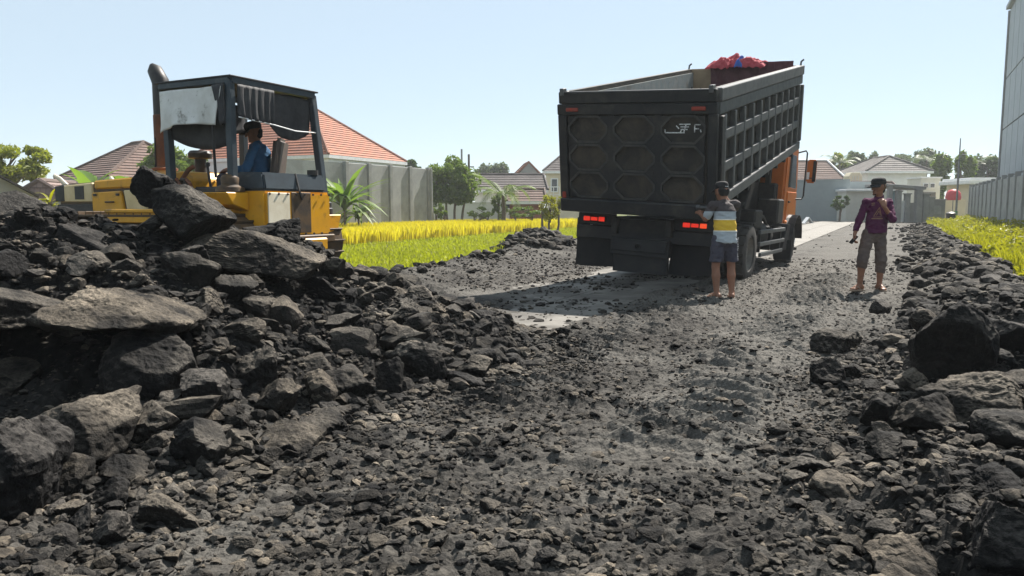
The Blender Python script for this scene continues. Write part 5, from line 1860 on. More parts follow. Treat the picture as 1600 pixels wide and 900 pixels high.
fig("shorts", [(pel - v3(0, 0, .03), pel + v3(0, 0, .03), .150, .132, (1, 1.2, 1)), (hipL, lerp(hipL, kneeL, .85), .098, .098), (hipR, lerp(hipR, kneeR, .85), .098, .098)],
    "shorts_navy", p1, .009, .03, [(kneeL + v3(0, 0, .065), (0, 0, -1)), (v3(0, 0, .91), (0, 0, 1))], .014, 5.0)
m = MB()
for k in range(14):
    z_ = .55 + .024 * k
    m.box((.214 + .004 * math.sin(k), .02, z_), (.006, .022, .014))
m.build("shorts_piping", "trim_white", p1)
cp = cap_shape("cap", HQ, "cap_black", p1, .085, 1.0)
MB().add([HQ[0](x_, -.1135, z_) for x_, z_ in ((-.03, .062), (.03, .062), (.03, .072), (-.03, .072))], [(0, 1, 2, 3)]).build("cap_print", "white_mark", cp)
fig("hair", [(HQ[0](-.035, -.048, .02), HQ[0](.035, -.048, .02), .056, .056), (HQ[0](-.03, -.05, -.02), HQ[0](.03, -.05, -.02), .046, .046)], "hair_black", p1, .008, .02)
sandal(ankL, (-.55, .9), p1)
sandal(ankR, (.35, .95), p1)

# ---- man in the purple shirt: turned towards us, looking left, one hand at the chin
p2 = person_root(1362, 452, "man in purple shirt and black hat raising one hand to his chin", R(-8), 11.1, .97)
hipL, hipR = v3(-.085, 0, .86), v3(.085, .01, .86)          # -y towards us
kneeL, kneeR = v3(-.185, -.10, .47), v3(.105, -.02, .46)
ankL, ankR = v3(-.185, -.03, .08), v3(.115, .03, .08)
pel, wst, chs, nck = v3(0, .0, .90), v3(.015, -.01, 1.04), v3(.03, .0, 1.25), v3(.035, -.015, 1.415)
shL, shR = v3(-.145, -.02, 1.335), v3(.192, .03, 1.328)
elL, elR = v3(-.235, -.02, 1.06), v3(.195, -.16, 1.07)
wrL, wrR = v3(-.305, -.08, .86), v3(.03, -.27, 1.265)
hd = v3(.015, -.035, 1.545)
hp_, eyes, HQ = head_prims(hd, (-1.0, -.38), 1.0, -.08)
body = hp_ + [(nck - v3(0, 0, .03), hd - v3(-.01, -.01, .05), .052, .05), (wst, chs, .12, .13, (1, 1.35, 1)), (pel, wst, .13, .12, (1, 1.3, 1)), (chs, nck, .105, .052, (1, 1.25, 1)), (shL, shR, .044, .044)]
for hip, kn, an, ft in ((hipL, kneeL, ankL, (-.85, -.5)), (hipR, kneeR, ankR, (.25, -1))):
    body += [(hip, kn, .085, .056)] + limb(kn, an, .052, .034, .010, .35) + foot_prims(an, ft)
for sh, el, wr in ((shL, elL, wrL), (shR, elR, wrR)):
    body += [(sh, el, .043, .039), (el, wr, .039, .027)]
body += hand_prims(wrL, (-.25, -.3, -1), (-1, .2, .1), -1, .75) + hand_prims(wrR, (-.35, .25, 1), (.1, -1, .2), 1, .95)
fig("body", body, "skin", p2, .0085, .016)
sho = fig("shirt", [(wst - v3(0, 0, .16), chs, .150, .152, (1, 1.3, 1)), (wst - v3(0, 0, .26), wst, .165, .148, (1, 1.18, 1)), (chs, nck - v3(0, 0, .015), .14, .066, (1, 1.15, 1)), (shL, shR, .058, .058),
     (shL, elL, .054, .052), (elL, lerp(elL, wrL, .72), .050, .042), (shR, lerp(shR, elR, .98), .056, .056), (elR, lerp(elR, wrR, .42), .053, .046)],
    "shirt_purple", p2, .009, .02, [((0, 0, .865), (.06, 0, -1)), (nck + v3(0, 0, .02), (0, -.3, 1))], .012, 9.0)
fig("trousers", [(pel - v3(0, 0, .04), pel + v3(0, 0, .03), .138, .122, (1, 1.2, 1)), (hipL, kneeL, .094, .080), (kneeL, lerp(kneeL, ankL, .42), .078, .070), (hipR, kneeR, .094, .078), (kneeR, lerp(kneeR, ankR, .50), .078, .068)],
    "trousers_brown", p2, .009, .03, [(v3(0, 0, .29), (-.25, 0, -1)), (v3(0, 0, .94), (0, 0, 1))], .013, 4.0)
cap_shape("hat", HQ, "cap_black", p2, .075, 1.0)
fig("hair", [(HQ[0](0, -.050, .015), HQ[0](0, -.050, -.04), .068, .052), (HQ[0](.07, -.03, .03), HQ[0](.07, -.02, -.01), .022, .014), (HQ[0](-.07, -.03, .03), HQ[0](-.07, -.02, -.01), .022, .014)], "hair_black", p2, .008, .01)
fig("beard", [(HQ[0](-.02, .074, -.098), HQ[0](.02, .074, -.098), .014, .014)], "hair_black", p2, .006, .01)
sandal(ankL, (-.85, -.5), p2)
sandal(ankR, (.25, -1), p2)
# gold print on the chest, laid on the cloth
bv = BVHTree.FromPolygons([v.co for v in sho.data.vertices], [p.vertices for p in sho.data.polygons])
m = MB()


def on_shirt(x_, z_):
    h_ = bv.ray_cast(Vector((x_, -1, z_)), Vector((0, 1, 0)))
    return (h_[0] + Vector((0, -.004, 0))) if h_[0] else Vector((x_, -.15, z_))


def stroke(x0, z0, x1, z1, w_):
    nst = 7
    vs = []
    dx, dz = x1 - x0, z1 - z0
    ln = math.hypot(dx, dz)
    ox, oz = -dz / ln * w_ / 2, dx / ln * w_ / 2
    for i in range(nst):
        t = i / (nst - 1)
        vs += [on_shirt(x0 + dx * t + ox, z0 + dz * t + oz), on_shirt(x0 + dx * t - ox, z0 + dz * t - oz)]
    m.add(vs, [(2 * i, 2 * i + 1, 2 * i + 3, 2 * i + 2) for i in range(nst - 1)])


stroke(-.085, 1.085, .065, 1.085, .016)
stroke(-.065, 1.110, .050, 1.110, .008)
stroke(-.055, 1.125, .015, 1.25, .012)
stroke(.015, 1.25, .045, 1.125, .012)
stroke(-.025, 1.13, .012, 1.20, .010)
stroke(.012, 1.20, .028, 1.135, .008)
stroke(-.085, 1.31, -.045, 1.315, .014)
stroke(-.085, 1.285, -.050, 1.290, .012)
m.build("chest_print", "print_gold", p2)
# phone in the lowered hand
M2 = Matrix.Translation(p2.location) @ Matrix.Rotation(p2.rotation_euler.z, 4, 'Z') @ Matrix.Scale(.97, 4)
ph = MB().box((0, 0, 0), (.012, .070, .145)).build("phone", "phone_black", None, .006)
ph.matrix_world = M2 @ Matrix.Translation((-.335, -.135, .770)) @ Matrix.Rotation(R(38), 4, 'Y') @ Matrix.Rotation(R(35), 4, 'Z')
tag(ph, "black phone held low in the purple shirted man's hand", "phone")

# ---- operator seated in the bulldozer: seen from behind his left side, face in profile to the left
sx_, sy_ = .02, .40
p3 = tag(empty("person", (0, 0, 0)), "operator in blue sweater and dark cap seated in the bulldozer", "person")
p3.matrix_world = DM @ Matrix.Translation((SX, SY, zl_(1.59))) @ Matrix.Rotation(SR, 4, 'Z') @ Matrix.Translation((0, -.06, 0))
hip0 = v3(0, 0, 0)
hipL, hipR = v3(-.10, .02, 0), v3(.10, .02, 0)
kneeL, kneeR = v3(-.15, .44, .03), v3(.13, .44, .03)
ankL, ankR = v3(-.15, .50, -.36), v3(.13, .52, -.36)
wst, chs, nck = v3(0, 0, .16), v3(0, .0, .36), v3(0, .03, .50)
shL, shR = v3(-.185, .02, .435), v3(.185, .02, .435)
elL, elR = v3(-.25, .12, .16), v3(.24, .16, .18)
wrL, wrR = v3(-.15, .36, .15), v3(.16, .40, .18)
hd = v3(-.02, .065, .635)
hp_, eyes, HQ = head_prims(hd, (-.15, 1.0), 1.0, -.22)
body = hp_ + [(nck, hd - v3(0, .01, .05), .052, .05), (hip0, wst, .13, .12, (1, 1.2, 1)), (wst, chs, .12, .13, (1, 1.3, 1)), (chs, nck, .115, .055), (shL, shR, .044, .044)]
for hip, kn, an in ((hipL, kneeL, ankL), (hipR, kneeR, ankR)):
    body += [(hip, kn, .085, .060), (kn, an, .055, .04), (an, an + v3(0, .14, -.03), .04, .03)]
for sh, el, wr in ((shL, elL, wrL), (shR, elR, wrR)):
    body += [(sh, el, .045, .041), (el, wr, .041, .028)]
body += hand_prims(wrL, (.6, .8, -.05), (0, 0, 1), -1, .45) + hand_prims(wrR, (-.3, 1, 0), (0, 0, 1), 1, .5)
fig("body", body, "skin", p3, .010, .016)
fig("sweater", [(v3(0, 0, .02), chs, .150, .152, (1, 1.2, 1)), (chs, nck - v3(0, 0, .01), .14, .066, (1, 1.1, 1)), (shL, shR, .060, .060), (shL, elL, .060, .056), (elL, lerp(elL, wrL, .88), .054, .042), (shR, elR, .060, .056), (elR, lerp(elR, wrR, .88), .054, .042)],
    "shirt_blue", p3, .009, .03, [(nck + v3(0, 0, .03), (0, .2, 1)), (v3(0, 0, -.04), (0, 0, -1))], .010, 3.0)
fig("trousers", [(v3(0, .02, 0), v3(0, .06, .02), .145, .145, (1, 1.1, 1)), (hipL, kneeL, .10, .078), (kneeL, lerp(kneeL, ankL, .85), .075, .06), (hipR, kneeR, .10, .078), (kneeR, lerp(kneeR, ankR, .85), .075, .06)],
    "shorts_navy", p3, .010, .03, (), .008, 3.0)
cap_shape("cap", HQ, "cap_black", p3, .080, 1.0)
fig("hair", [(HQ[0](0, -.045, .01), HQ[0](0, -.045, -.03), .070, .058)], "hair_black", p3, .009, .01)

# ------------------------------------------------------------------ surroundings: walls, houses, plants
def gz_(x, y):
    return Hs(x, y, False)


class RoofB:
    """tiled roof faces built as stepped courses, with metre UVs for the tiles"""

    def __init__(s):
        s.v, s.f, s.uv = [], [], []

    def face(s, a, b, c, d, row=.30, lift=.045):
        """eave a-b, top d-c"""
        a, b, c, d = map(Vector, (a, b, c, d))
        nrm = (b - a).cross(d - a).normalized()
        if nrm.z < 0:
            nrm = -nrm
        eu = (b - a).normalized()
        sl = ((d + c) / 2 - (a + b) / 2).length
        rows = max(2, int(sl / row))
        for i in range(rows):
            t0, t1 = i / rows, (i + 1) / rows
            l0, r0 = a.lerp(d, t0), b.lerp(c, t0)
            l1, r1 = a.lerp(d, t1), b.lerp(c, t1)
            q = [l0 + nrm * lift, r0 + nrm * lift, r1, l1]
            o = len(s.v)
            s.v += [tuple(p) for p in q]
            s.f.append((o, o + 1, o + 2, o + 3))
            s.uv.append([((p - a).dot(eu), (sl * (t0 if k < 2 else t1)) + .001) for k, p in enumerate(q)])
            o = len(s.v)
            s.v += [tuple(l0), tuple(r0), tuple(q[1]), tuple(q[0])]
            s.f.append((o, o + 1, o + 2, o + 3))
            s.uv.append([((p - a).dot(eu), sl * t0 + .002) for p in (l0, r0, r0, l0)])

    def build(s, name, mat, parent):
        me = bpy.data.meshes.new(name)
        me.from_pydata(s.v, [], s.f)
        ul = me.uv_layers.new(name="UVMap")
        k = 0
        for uvs in s.uv:
            for u in uvs:
                ul.data[k].uv = u
                k += 1
        me.update()
        return obj(name, me, mat, parent)


def house(name, label, cat, c, u, lu, lv, z0, zw, zr, roof_mat, wall_mat, ridge=.4, ov=.5, fascia="trim_white", gable=False, wins=(), group=None):
    """rectangular house: corner c (x, y), unit vector u along lu, its left normal along lv; walls to zw, ridge at zr.
    ridge: how much of the longer side the ridge takes (0 = pyramid); wins: (side 0..3, from, to, z from, z to)"""
    u = Vector((u[0], u[1], 0)).normalized()
    v = Vector((-u.y, u.x, 0))
    c = Vector((c[0], c[1], 0))
    root = tag(empty(name, (c.x, c.y, z0)), label, cat, group)
    L = lambda p, z: Vector((p.x - c.x, p.y - c.y, z - z0))
    cr = [c, c + u * lu, c + u * lu + v * lv, c + v * lv]
    m = MB()
    m.add([L(p, z0 - .6) for p in cr] + [L(p, zw) for p in cr], [(0, 1, 5, 4), (1, 2, 6, 5), (2, 3, 7, 6), (3, 0, 4, 7), (4, 5, 6, 7)])
    m.build("wall", wall_mat, root)
    e = [c - u * ov - v * ov, c + u * (lu + ov) - v * ov, c + u * (lu + ov) + v * (lv + ov), c - u * ov + v * (lv + ov)]
    ce = (e[0] + e[2]) / 2
    if lu >= lv:
        k = (lu + 2 * ov) / 2 * (1.0 if gable else ridge)
        r0, r1 = ce - u * k, ce + u * k
        faces = [(e[0], e[1], r1, r0), (e[2], e[3], r0, r1)]
        ends = [(e[1], e[2], r1, r1), (e[3], e[0], r0, r0)]
    else:
        k = (lv + 2 * ov) / 2 * (1.0 if gable else ridge)
        r0, r1 = ce - v * k, ce + v * k
        faces = [(e[1], e[2], r1, r0), (e[3], e[0], r0, r1)]
        ends = [(e[0], e[1], r0, r0), (e[2], e[3], r1, r1)]
    rb = RoofB()
    for a, b, t1, t0 in faces:
        rb.face(L(a, zw), L(b, zw), L(t1, zr), L(t0, zr))
    if not gable:
        for a, b, t1, t0 in ends:
            rb.face(L(a, zw), L(b, zw), L(t1, zr), L(t0, zr))
    ro = rb.build("roof", roof_mat, root)
    if gable:
        for a, b, t1, t0 in ends:
            MB().add([L(a.lerp(b, .06), zw), L(a.lerp(b, .94), zw), L(t1, zr - .08)], [(0, 1, 2)]).build("gable", wall_mat, root)
    # ridge and hip caps
    caps = MB()
    if (r1 - r0).length > .2:
        caps.tube([L(r0, zr + .03), L(r1, zr + .03)], .11, 6)
    for p, q in ((e[0], r0), (e[1], r1 if lu >= lv else r0), (e[2], r1), (e[3], r0 if lu >= lv else r1)):
        caps.tube([L(p, zw + .06), L(q, zr + .04)], .10, 6)
    caps.build("ridge_cap", roof_mat if fascia != "white_caps" else "trim_white", ro)
    fm = MB()
    for k in range(4):
        a, b = e[k], e[(k + 1) % 4]
        fm.bar(L(a, zw - .10), L(b, zw - .10), .06, .22)
    fm.build("fascia", fascia if fascia in MATS else "trim_white", root)
    for si, a0, a1, w0, w1 in wins:
        p, q = cr[si], cr[(si + 1) % 4]
        d = (q - p).normalized()
        nn = Vector((d.y, -d.x, 0))
        A, B = p + d * a0, p + d * a1
        cz, hz_ = (w0 + w1) / 2, (w1 - w0)
        wf = MB().bar(L(A + nn * .02, cz), L(B + nn * .02, cz), .08, hz_).build("window", "trim_white", root)
        MB().bar(L(A + d * .1 + nn * .04, cz), L(B - d * .1 + nn * .04, cz), .06, hz_ - .18).build("pane", "window_glass", wf)
    return root


# ---- concrete panel fence along the right side
FT = 4.5
fence = tag(empty("concrete_fence", (*ts(20, FT), .0), 0), "long grey precast concrete panel fence along the right side", "fence")
fx, fy = ts(20, FT)
pnl = MB().box((0, 0, 0), (2.28, .07, 2.75)).mesh("fence_panel", .01)
pst = MB().box((0, 0, 0), (.17, .20, 2.92)).mesh("fence_post", .012)
ang = math.atan2(SU[1], SU[0])
for k in range(19):
    s0 = 20 + 2.4 * k
    x0, y0 = ts(s0, FT)
    x1, y1 = ts(s0 + 1.2, FT)
    dz = random.uniform(-.03, .03)
    zb = float(base(0, y1)) - .25
    obj("fence_post", pst, "concrete_post", fence, (x0 - fx, y0 - fy, zb + 1.46 + dz), (0, 0, ang))
    if k < 18:
        obj("fence_panel", pnl, "concrete_panel", fence, (x1 - fx, y1 - fy, zb + 1.375 + dz), (0, random.uniform(-.006, .006), ang + random.uniform(-.01, .01)))

# ---- tall warehouse behind the fence
WT = 6.1
wx, wy = ts(30.4, WT)
ware = tag(empty("warehouse", (wx, wy, 0)), "tall grey panelled warehouse wall rising at the right picture edge", "warehouse")
cs = [ts(30.4, WT + .1), ts(62, WT + .1), ts(62, WT + 18), ts(30.4, WT + 18)]
m = MB()
m.add([(q[0] - wx, q[1] - wy, -.5) for q in cs] + [(q[0] - wx, q[1] - wy, 14.6) for q in cs], [(0, 1, 5, 4), (1, 2, 6, 5), (2, 3, 7, 6), (3, 0, 4, 7), (4, 5, 6, 7)])
m.build("wall", "wall_grey", ware)
wp = {}
for r0, r1 in ((0, 3.3), (3.3, 6.6), (6.6, 10.0), (10.0, 14.6)):
    wp[r0] = MB().box((0, 0, 0), (2.46, .10, r1 - r0 - .08)).mesh("wall_panel", .012)
for k in range(12):
    for r0, r1 in ((0, 3.3), (3.3, 6.6), (6.6, 10.0), (10.0, 14.6)):
        x1, y1 = ts(30.4 + 2.63 * (k + .5), WT)
        obj("wall_panel", wp[r0], "metal_sheet_grey", ware, (x1 - wx, y1 - wy, (r0 + r1) / 2), (0, 0, ang))
x1, y1 = ts(62, WT - .05)
MB().tube([(x1 - wx, y1 - wy, -.2), (x1 - wx, y1 - wy, 14.5)], .12, 8).build("downpipe", "pole_steel", ware, smooth=True)
m = MB()
for k in range(2):
    x1, y1 = ts(30.4, WT - .12)
    x2, y2 = ts(62.1, WT - .12)
    zz = 12.62 if k == 0 else 12.9
m.bar((x1 - wx, y1 - wy, 14.72), (x2 - wx, y2 - wy, 14.72), .35, .24)
m.build("parapet", "metal_sheet_grey", ware)

# ---- grey panel wall beyond the rice (left of the mango tree)
A, B = P(540, 300, 41.0), P(668, 300, 47.5)
pw = tag(empty("panel_wall", (A.x, A.y, 0)), "tall pale concrete panel wall behind the rice field", "wall")
dv = Vector((B.x - A.x, B.y - A.y, 0))
ln = dv.length
dv.normalize()
an = math.atan2(dv.y, dv.x)
nb = 4
w_ = ln / nb
pm_ = MB().box((0, 0, 0), (w_ - .26, .12, 4.3)).mesh("wall_panel", .02)
pp_ = MB().box((0, -.04, 0), (.24, .26, 4.36)).mesh("wall_post", .015)
for k in range(nb + 1):
    q = dv * (w_ * k)
    obj("wall_post", pp_, "concrete_post", pw, (q.x, q.y, 1.60), (0, 0, an))
    if k < nb:
        q = dv * (w_ * (k + .5))
        obj("wall_panel", pm_, "concrete_panel", pw, (q.x, q.y, 1.56), (0, 0, an))
q = dv * ln
MB().prism([(0, -.6), (.42, -.6), (.14, 1.4), (.10, 3.7), (0, 3.7)], 'y', -.18, .18).build("buttress", "concrete_panel", pw, .02, loc=(q.x + .12, q.y, 0), rot=(0, 0, an))
q2 = Vector((-dv.y, dv.x, 0))
MB().bar((-.1, .1, 1.6), (-.1 - dv.x * 5 + q2.x * .5, -dv.y * 5 + q2.y * .5, 1.6), .14, 4.2).build("side_wall", "concrete_panel", pw)

# ---- houses on the left
house("tiled_house", "large house with wide orange tiled hip roof behind the bulldozer", "house", tuple(P(513, 243, 50))[:2], (.43, .9), 9.0, 13.0, .2, 4.75, 8.6, "tile_orange", "wall_white", .22, .1)
house("tiled_house", "house with dark brown hip roof at the left behind the hood", "house", tuple(P(172, 270, 46))[:2], (.62, .78), 7.0, 7.2, .2, 3.15, 5.6, "tile_brown", "wall_grey", .2, .3, fascia="wall_grey")
house("shed", "low shed with faded pinkish tile roof at far left", "shed", tuple(P(18, 300, 33))[:2], (1, .12), 2.4, 3.2, 0, 1.55, 2.45, "tile_pink", "wall_grey", .95, .2, fascia="wall_grey")
# grey gable end at the left picture edge
g0 = P(-75, 300, 28)
sh = tag(empty("shed", (g0.x, g0.y, 0), R(32)), "grey rendered shed gable at the left picture edge", "shed")
MB().prism([(0, -.5), (2.55, -.5), (2.55, 1.75), (1.0, 2.72), (0, 2.1)], 'y', 0, 3.5).build("wall", "wall_grey", sh)
m = MB().bar((2.72, 1.7, 1.72), (.95, 1.7, 2.83), 3.9, .07, (0, 0, 1))
m.build("roof_sheet", "tile_dark", sh)
MB().bar((.95, 1.7, 2.80), (-.5, 1.7, 1.95), 3.9, .07, (0, 0, 1)).build("roof_sheet", "tile_dark", sh)

# ---- houses in the middle, behind the mango tree
h1 = P(742, 298, 62)
house("low_house", "low whitewashed house with long dark tile roof behind the palm", "house", (h1.x, h1.y), (1, .05), 5.6, 4.0, .3, 2.75, 4.1, "tile_dark", "wall_offwhite", .95, .35, fascia="trim_white", wins=((0, 2.2, 3.0, 1.2, 2.2),))
h1 = P(797, 314, 58)
house("brick_shed", "small brick shed with mossy tile roof left of the truck", "shed", (h1.x, h1.y), (1, .02), 2.5, 2.5, .3, 1.80, 2.75, "tile_brown", "brick_red", .95, .25, fascia="trim_white")
h1 = P(803, 283, 78)
house("small_house", "small house with bright orange tile roof and grey gable", "house", (h1.x, h1.y), (1, .10), 3.0, 3.4, .3, 4.2, 5.95, "tile_orange", "wall_grey", .9, .25, gable=True)
h1 = P(853, 268, 72)
house("two_storey_house", "pale yellow two storey house with slate hip roof beside the truck", "house", (h1.x, h1.y), (1, -.05), 4.2, 4.0, .3, 4.75, 6.3, "tile_dark", "wall_cream", .3, .3, wins=((0, .45, 1.15, 2.8, 4.1), (0, 2.2, 3.1, 2.8, 4.1)))
b0, b1 = P(838, 292, 66), P(874, 292, 66)
bal = tag(empty("balcony_rail", (b0.x, b0.y, .3)), "thin pale railing in front of the pale yellow house", "railing")
MB().bar((0, 0, b0.z - .3), (b1.x - b0.x, 0, b0.z - .3), .07, .09).build("top_rail", "trim_white", bal)
MB().bar((0, 0, b0.z - .95), (b1.x - b0.x, 0, b0.z - .95), .06, .05).build("bottom_rail", "trim_white", bal)
for k in range(5):
    xk = (b1.x - b0.x) * k / 4
    MB().bar((xk, 0, -.6), (xk, 0, b0.z - .32), .06, .06).build("post", "trim_white", bal)
# long low white wall
w0, w1 = P(672, 312, 60), P(790, 312, 60)
lw = MB().box((0, 0, .65), (w1.x - w0.x, .2, 2.1)).box((0, 0, 1.72), (w1.x - w0.x + .1, .3, .08)).build("garden_wall", "wall_offwhite", loc=((w0.x + w1.x) / 2, 60, 0))
tag(lw, "low whitewashed garden wall behind the mango tree", "wall")

# ---- right of the truck
w0, w1 = P(1150, 300, 61), P(1327, 300, 59)
gw = MB().bar((0, 0, 1.55), (w1.x - w0.x, w1.y - w0.y, 1.55), .25, 3.75).bar((0, 0, 3.46), (w1.x - w0.x, w1.y - w0.y, 3.46), .34, .09).build("rendered_wall", "wall_bluegrey", loc=(w0.x, w0.y, 0))
tag(gw, "plain blue grey rendered wall across the end of the track", "wall")
a0 = P(1323, 300, 57.5)
a1 = P(1392, 300, 57.5)
lb = tag(empty("flat_roofed_building", (a0.x, a0.y, .3)), "low off-white building with flat grey roof edge behind purple man", "building")
MB().box(((a1.x - a0.x) / 2, 1.5, .95), (a1.x - a0.x, 3.0, 2.6)).build("wall", "wall_offwhite", lb)
MB().box(((a1.x - a0.x) / 2, 1.4, 2.33), (a1.x - a0.x + .35, 3.5, .17)).build("roof_slab", "trim_white", lb, .02)
MB().box((.96, -.02, .28), (.22, .06, .42)).build("vent", "window_glass", lb)
MB().box(((a1.x - a0.x) / 2 + .2, 3.5, 2.6), (a1.x - a0.x + .3, .3, 1.0)).build("parapet", "wall_bluegrey", lb)
h1 = P(1232, 283, 74)
house("tiled_house", "brown tiled house with white ridge trim above the blue grey wall", "house", (h1.x, h1.y), (1, .02), 5.6, 5.0, .3, 3.75, 6.05, "tile_brown", "wall_offwhite", .62, .3, fascia="white_caps")
t0 = P(1326, 284, 70)
tw = tag(empty("cream_parapet", (t0.x, t0.y, .3)), "cream plastered stair head between the two tiled houses", "building")
MB().prism([(0, 0), (1.25, 0), (1.25, 3.9), (1.0, 4.25), (.25, 4.25), (0, 3.9)], 'y', 0, 1.2).build("wall", "wall_cream", tw, .03)
for xk in (.38, .62, .86):
    MB().box((xk, -.03, 3.2), (.06, .08, 1.5)).build("pilaster", "wall_offwhite", tw)
h1 = P(1356, 268, 76)
house("tiled_house", "large house with weathered grey hip roof right of centre", "house", (h1.x, h1.y), (1, .04), 6.0, 6.5, .3, 4.95, 6.55, "tile_grey", "wall_white", .42, .45, wins=((0, 4.6, 5.3, 3.3, 4.1), (0, 5.45, 6.0, 3.3, 4.1)))
h1 = P(1340, 290, 66)
house("low_house", "low brown tiled lean-to below the weathered grey roof", "house", (h1.x, h1.y), (1, .03), 3.6, 2.2, .3, 2.65, 3.55, "tile_brown", "wall_grey", .9, .2, fascia="trim_white")
h1 = P(1438, 300, 70)
sb = tag(empty("side_building", (h1.x, h1.y, .3)), "narrow grey annex with two small windows beside grey roofed house", "building")
MB().box((.9, 1.2, 1.6), (1.8, 2.4, 4.2)).build("wall", "wall_offwhite", sb)
for xk in (.45, 1.05):
    w__ = MB().box((xk, -.03, 3.05), (.5, .08, .5)).build("window", "trim_white", sb)
    MB().box((xk, -.06, 3.05), (.36, .06, .34)).build("pane", "window_glass", w__)
MB().box((.8, -.05, 1.9), (1.15, .1, 1.1)).build("dark_opening", "window_glass", sb)
MB().box((.9, 1.2, 3.78), (2.0, 2.6, .14)).build("roof_slab", "trim_white", sb)
# grey gateway: posts, beam, leaf
gt0 = P(1388, 345, 54)
gate_ = tag(empty("gateway", (gt0.x, gt0.y, gz_(gt0.x, gt0.y))), "grey concrete gateway with posts and low roof behind the purple man", "gate")
for xk, hh, ww in ((.0, 2.6, .30), (.62, 2.2, .34), (1.25, 2.0, .34), (2.05, 2.3, .42), (2.55, 2.0, .40), (2.95, 1.75, .34)):
    MB().box((xk, 0, hh / 2 - .2), (ww, ww, hh + .4)).box((xk, 0, hh + .03), (ww + .12, ww + .12, .08)).build("post", "concrete_post", gate_, .01)
MB().box((.95, 1.2, 2.55), (3.2, 2.6, .22), (0, R(4), 0)).build("canopy_roof", "wall_grey", gate_, .02)
MB().box((.93, .02, .8), (.36, .06, 1.5)).build("gate_leaf", "trim_white", gate_, .01)
MB().box((1.62, .02, .7), (.6, .06, 1.4)).build("gate_leaf", "wall_grey", gate_, .01)
MB().box((3.75, .8, .75), (1.3, .2, 1.7)).box((3.75, .8, 1.63), (1.4, .3, .09)).build("wing_wall", "wall_grey", gate_, .01)
MB().box((3.75, .68, .9), (.7, .04, .6)).build("wall_recess", "concrete_panel", gate_, .01)
tk = P(1396, 310, 56)
o = MB().lathe([(.001, 0), (.42, 0), (.46, .06), (.44, .30), (.46, .60), (.44, .86), (.30, 1.02), (.14, 1.06), (.001, 1.08)], (0, 0, 0), 'z', 20).build("water_tank", "tank_blue", smooth=True, loc=(tk.x, tk.y, tk.z - .5))
MB().box((0, 0, -.75), (.9, .9, 1.5)).build("stand", "wall_grey", o)
tag(o, "pale blue water tank just right of purple man's neck", "tank")
# cream house with white canopy slab near the warehouse
h1 = P(1508, 296, 64)
ch = tag(empty("canopy_house", (h1.x, h1.y, .3)), "cream house with flat white canopy beside the warehouse", "house")
MB().box((2.6, 1.8, 1.3), (4.2, 3.6, 3.4)).build("wall", "wall_cream", ch)
MB().box((2.2, 1.2, 3.15), (5.0, 4.6, .34)).build("canopy", "trim_white", ch, .03)
MB().box((2.2, 1.2, 3.42), (4.6, 4.2, .16)).build("roof_slab", "wall_white", ch, .02)
f0 = MB().box((2.4, -.05, 2.1), (1.5, .12, .75)).build("window", "trim_white", ch)
MB().box((2.4, -.09, 2.1), (1.3, .08, .58)).build("pane", "window_glass", f0)
wl = P(1440, 330, 60)
yw = MB().box((1.7, 0, .85), (3.4, .18, 2.3)).build("boundary_wall", "wall_cream", loc=(wl.x, wl.y, 0))
tag(yw, "pale yellow boundary wall left of the thin pole", "wall")
# thin pole with green foot, bin, red umbrella
pl = P(1493, 345, 52)
po = tag(empty("pole", (pl.x, pl.y, gz_(pl.x, pl.y))), "tall thin steel pole with green painted foot", "pole")
ph_ = P(1493, 216, 52).z - gz_(pl.x, pl.y)
MB().tube([(0, 0, 0), (0, 0, ph_ * .6), (0, 0, ph_)], [.075, .06, .03], 8).build("shaft", "pole_steel", po, smooth=True)
MB().tube([(0, 0, .02), (0, 0, .95)], .10, 8).build("painted_foot", "green_paint", po, smooth=True)
MB().tube([(0, 0, ph_ - 1.4), (.0, -.3, ph_ - 1.1), (.15, -.6, ph_ - 1.15)], .03, 6).build("bracket", "pole_steel", po)
bn = P(1485, 347, 48)
bo = tag(empty("waste_bin", (bn.x, bn.y, gz_(bn.x, bn.y))), "black upright waste bin at the end of the fence", "bin")
MB().lathe([(.001, 0), (.24, 0), (.27, .75), (.29, .78), (.29, .82)], (0, 0, 0), 'z', 16).build("body", "bin_black", bo, smooth=True)
MB().lathe([(.30, .80), (.30, .85), (.16, .93), (.001, .94)], (0, 0, 0), 'z', 16).build("lid", "bin_black", bo, smooth=True)
ru = P(1492, 300, 57)
um = tag(empty("red_umbrella", (ru.x - .1, ru.y, gz_(ru.x, ru.y))), "red rounded awning above the waste bin", "awning")
MB().lathe([(.001, 2.55), (.30, 2.48), (.48, 2.25), (.54, 1.95), (.50, 1.72), (.47, 1.72), (.001, 2.4)], (0, 0, 0), 'z', 16).build("canopy", "red_plastic", um, smooth=True)
MB().tube([(0, 0, 0), (0, 0, 2.45)], .03, 8).build("stem", "pole_steel", um)
for pxp, py0, Y, nm, mt in ((722, 233, 90, "faded far pole sticking up above the mango tree", "pole_steel"), (733, 241, 80, "dark wooden utility pole beside the mango tree", "pole_wood"), (1462, 236, 90, "thin mast between the grey roof and the tall pole", "pole_steel")):
    b_ = P(pxp, 330, Y)
    hh = P(pxp, py0, Y).z
    po = tag(empty("utility_pole", (b_.x, b_.y, .3)), nm, "pole")
    MB().tube([(0, 0, 0), (0, 0, hh - .3)], [.16, .11], 8).build("shaft", mt, po, smooth=True)
    if mt == "pole_wood":
        MB().box((.2, 0, hh - 1.6), (.7, .1, .1)).build("cross_arm", mt, po)
